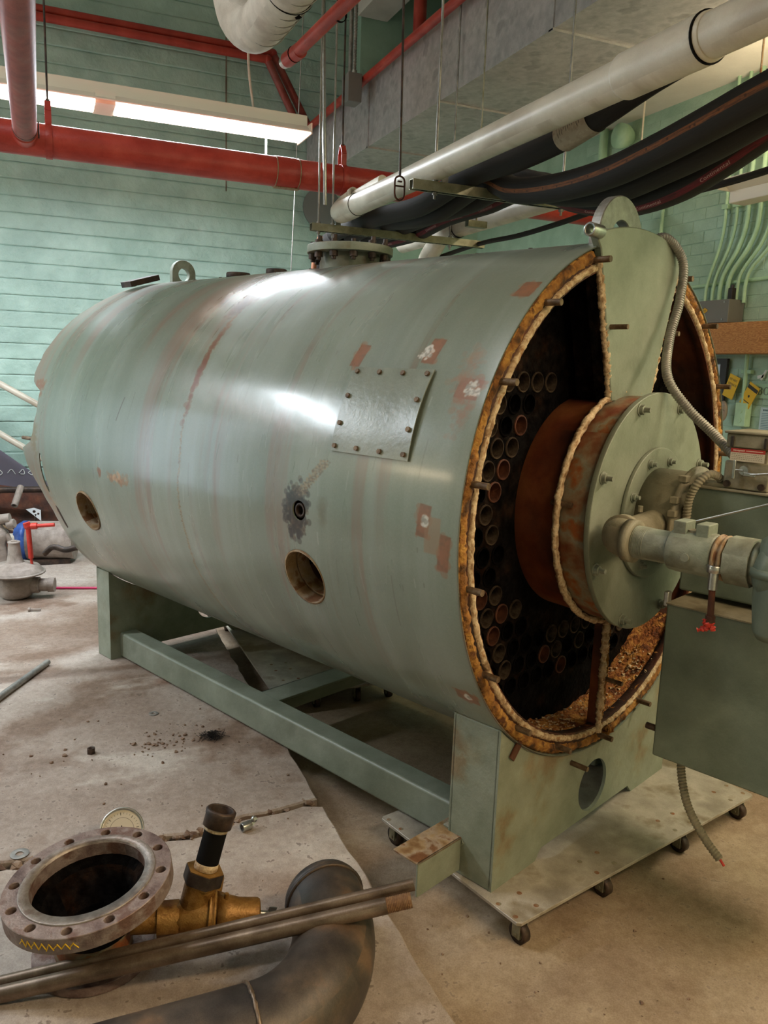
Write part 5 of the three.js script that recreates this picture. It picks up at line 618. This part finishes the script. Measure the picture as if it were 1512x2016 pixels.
tag(mesh('wall_conduit', [rod(V(xw + 0.002, 2.27, -3.6), V(xw + 0.002, 2.3, -1.2), 0.012, 12)], M.conduit), 'level painted conduit crossing behind the six bent conduits', 'conduit');
tag(mesh('wall_conduit', [rod(V(xw - 0.02, 2.0, -2.66), V(xw - 0.02, 3.3, -2.66), 0.014, 12)], M.conduit), 'lone vertical painted conduit just right of the front lifting eye', 'conduit');
tag(mesh('wall_pipe', [rod(V(xw - 0.04, 2.9, -3.38), V(xw - 0.04, 3.56, -3.38), 0.035, 16)], M.conduit), 'thick painted vertical pipe high on the right wall between the hoses', 'pipe');
tag(mesh('bell_lamp', [latheOn([[0, 0], [0.05, 0.0], [0.085, 0.06], [0.09, 0.12], [0, 0.13]], V(xw - 0.0, 3.44, -3.1), V(xw - 1, 3.44, -3.1), 24)], M.conduit), 'painted round bell high on the right wall', 'bell');
tag(mesh('support_rod', [rod(V(1.9, 2.86, -2.35), V(1.9, 3.56, -2.35), 0.006, 8)], M.pvc), 'thin pale rod hanging from the white soffit', 'rod');
tag(mesh('lamp_chain', [tube([[1.98, 2.95, -1.5], [1.985, 3.2, -1.5], [1.98, 3.56, -1.5]], 0.006, 20, 6)], M.tan), 'thin chain hanging from the white soffit to the right fixture', 'chain');
{ const t = thing('electrical_trough', 'long grey metal wiring box on top of the plywood shelf board', 'electrical box', [xw, 2.025, -2.0]); mesh('box', [rbx(-0.13, 0.0, 0, 0.145, -0.3, 0.155, 0.004)], M.greyBox, t); const tx = canvasTex(128, 96, (c) => { c.fillStyle = '#77736e'; c.fillRect(0, 0, 128, 96); c.fillStyle = '#d9a520'; c.beginPath(); c.moveTo(64, 6); c.lineTo(120, 34); c.lineTo(120, 62); c.lineTo(64, 90); c.lineTo(8, 62); c.lineTo(8, 34); c.closePath(); c.fill(); c.strokeStyle = '#3a2c10'; c.lineWidth = 4; c.stroke(); c.fillStyle = '#3a2c10'; for (const x of [36, 52, 68, 84]) { c.beginPath(); c.arc(x, 49, 6, 0, 5); c.stroke(); } }); mesh('badge', [new THREE.PlaneGeometry(0.056, 0.042).rotateY(-Math.PI / 2).translate(-0.1315, 0.082, -0.045)], mat({ map: tx, roughness: 0.5 }), t, { keepUV: true, label: 'small yellow oval badge' }); for (const [y, z] of [[0.128, -0.26], [0.128, 0.118], [0.02, 0.11]]) mesh('screw', [rod(V(-0.134, y, z), V(-0.128, y, z), 0.006, 10)], M.zinc, t); mesh('switch_post', [rbx(-0.08, -0.045, 0.14, 0.22, 0.085, 0.12, 0.004), rod(V(-0.062, 0.22, 0.102), V(-0.062, 0.24, 0.102), 0.012, 10)], M.frameDark, t); }
tag(mesh('shelf_board', [rbx(XR - 0.17, XR - 0.005, 1.828, 2.02, -2.75, -1.2, 0.003)], M.plywood), 'orange plywood board fixed along the right wall under the grey box', 'board');
{ const t = thing('picture_frame', 'dark framed certificate on the right wall behind the boiler rim', 'frame', [xw - 0.03, 1.47, -2.16]); mesh('frame', [bx(0, 0.02, 0, 0.33, -0.16, 0.255), ], M.frameDark, t); mesh('document', [bx(-0.002, 0.001, 0.05, 0.29, -0.12, 0.2)], mat({ color: 0xb9c2d0, roughness: 0.5 }), t); mesh('pane', [bx(-0.005, -0.003, 0.045, 0.295, -0.125, 0.205)], M.glass, t); }
{ const t = thing('outlet_box', 'pale green painted outlet box with a conduit above it', 'outlet', [xw, 1.37, -1.74]); mesh('box', [rbx(-0.05, 0, 0, 0.15, -0.04, 0.05, 0.005)], M.conduit, t); mesh('conduit', [rod(V(-0.025, 0.15, 0.0), V(-0.025, 0.46, -0.012), 0.014, 12), rbx(-0.03, 0.0, 0.335, 0.36, -0.045, 0.035, 0.003)], M.conduit, t); for (const y of [0.04, 0.1]) mesh('socket', [rod(V(-0.054, y, 0.005), V(-0.049, y, 0.005), 0.017, 16)], M.conduit, t); }
const yTag = (l, z, y, rot, txt) => { const tx = canvasTex(256, 384, (c, w, h) => { c.fillStyle = '#e0b21a'; c.fillRect(0, 0, w, h); c.fillStyle = '#2b2415'; c.font = 'bold 50px sans-serif'; txt.forEach((s, i) => s && c.fillText(s, 30, 90 + i * 78)); if (!txt[0]) { c.fillRect(0, 40, w, 60); c.fillRect(60, 300, 150, 14); c.beginPath(); c.arc(128, 210, 22, 0, 7); c.fill(); } }); const o = thing('warning_tag', l, 'tag', [xw - 0.034, y, z]); mesh('tag_card', [new THREE.BoxGeometry(0.003, 0.15, 0.09).rotateX(rot)], M.yellow, o); mesh('printed_face', [new THREE.PlaneGeometry(0.088, 0.148).rotateY(-Math.PI / 2).rotateX(rot).translate(-0.0022, 0, 0)], mat({ map: tx, roughness: 0.5 }), o, { keepUV: true }); };
yTag('yellow card tag with black lettering, left of the outlet conduit', -1.845, 1.62, 0.35, ['DO NOT', 'OPERATE', '', '']); yTag('yellow card tag with a black bar, right of the outlet conduit', -1.69, 1.57, 0.5, ['', '', '', '']);
tag(mesh('plastic_bag', [new THREE.SphereGeometry(0.05, 18, 14).scale(0.45, 1.35, 0.75).translate(xw - 0.08, 1.46, -1.85), chunk(0.03, 9).translate(xw - 0.095, 1.48, -1.85)], mat({ color: 0x8f8478, roughness: 0.4 })), 'small clear bag of brown fittings hanging beside the outlet box', 'bag');
{ const tx = canvasTex(256, 320, (c, w, h) => { c.fillStyle = '#b7ccd2'; c.fillRect(0, 0, w, h); c.fillStyle = '#2e4a58'; for (let k = 0; k < 5; k++) c.fillRect(40 + k * 22, 24, 16, 20); c.fillStyle = '#6e8c98'; for (let k = 0; k < 11; k++) c.fillRect(24, 72 + k * 21, 120 + (k * 53) % 90, 8); }); tag(mesh('wall_notice', [new THREE.BoxGeometry(0.002, 0.16, 0.13).translate(xw - 0.006, 1.42, -1.55)], mat({ map: tx, roughness: 0.7 }), null, {}), 'light blue printed notice on the wall at the right edge', 'notice'); const o = scene.children[scene.children.length - 1]; o.geometry = new THREE.BoxGeometry(0.002, 0.16, 0.13).translate(xw - 0.006, 1.42, -1.55); o.geometry = o.geometry.rotateY(0); }
{ const tx = canvasTex(512, 128, (c, w, h) => { c.fillStyle = '#a4c8ab'; c.fillRect(0, 0, w, h); c.fillStyle = '#6d8073'; c.font = 'bold 96px serif'; c.fillText('BOILER', 24, 98); }); const o = thing('stencilled_sign', 'faded stencilled lettering on the wall above the blue notice', 'sign', [xw - 0.003, 1.6, -1.5]); mesh('painted_letters', [new THREE.PlaneGeometry(0.36, 0.09).rotateY(-Math.PI / 2)], mat({ map: tx, roughness: 0.5 }), o, { keepUV: true }); }
tag(mesh('tape_scrap', [new THREE.BoxGeometry(0.006, 0.07, 0.012).rotateX(0.5).translate(xw - 0.01, 1.7, -1.62), new THREE.BoxGeometry(0.006, 0.02, 0.05).rotateX(-0.2).translate(xw - 0.01, 1.69, -1.64)], M.paper), 'torn scrap of white tape on the wall under the plywood board', 'tape');
renderer.render(scene, camera);
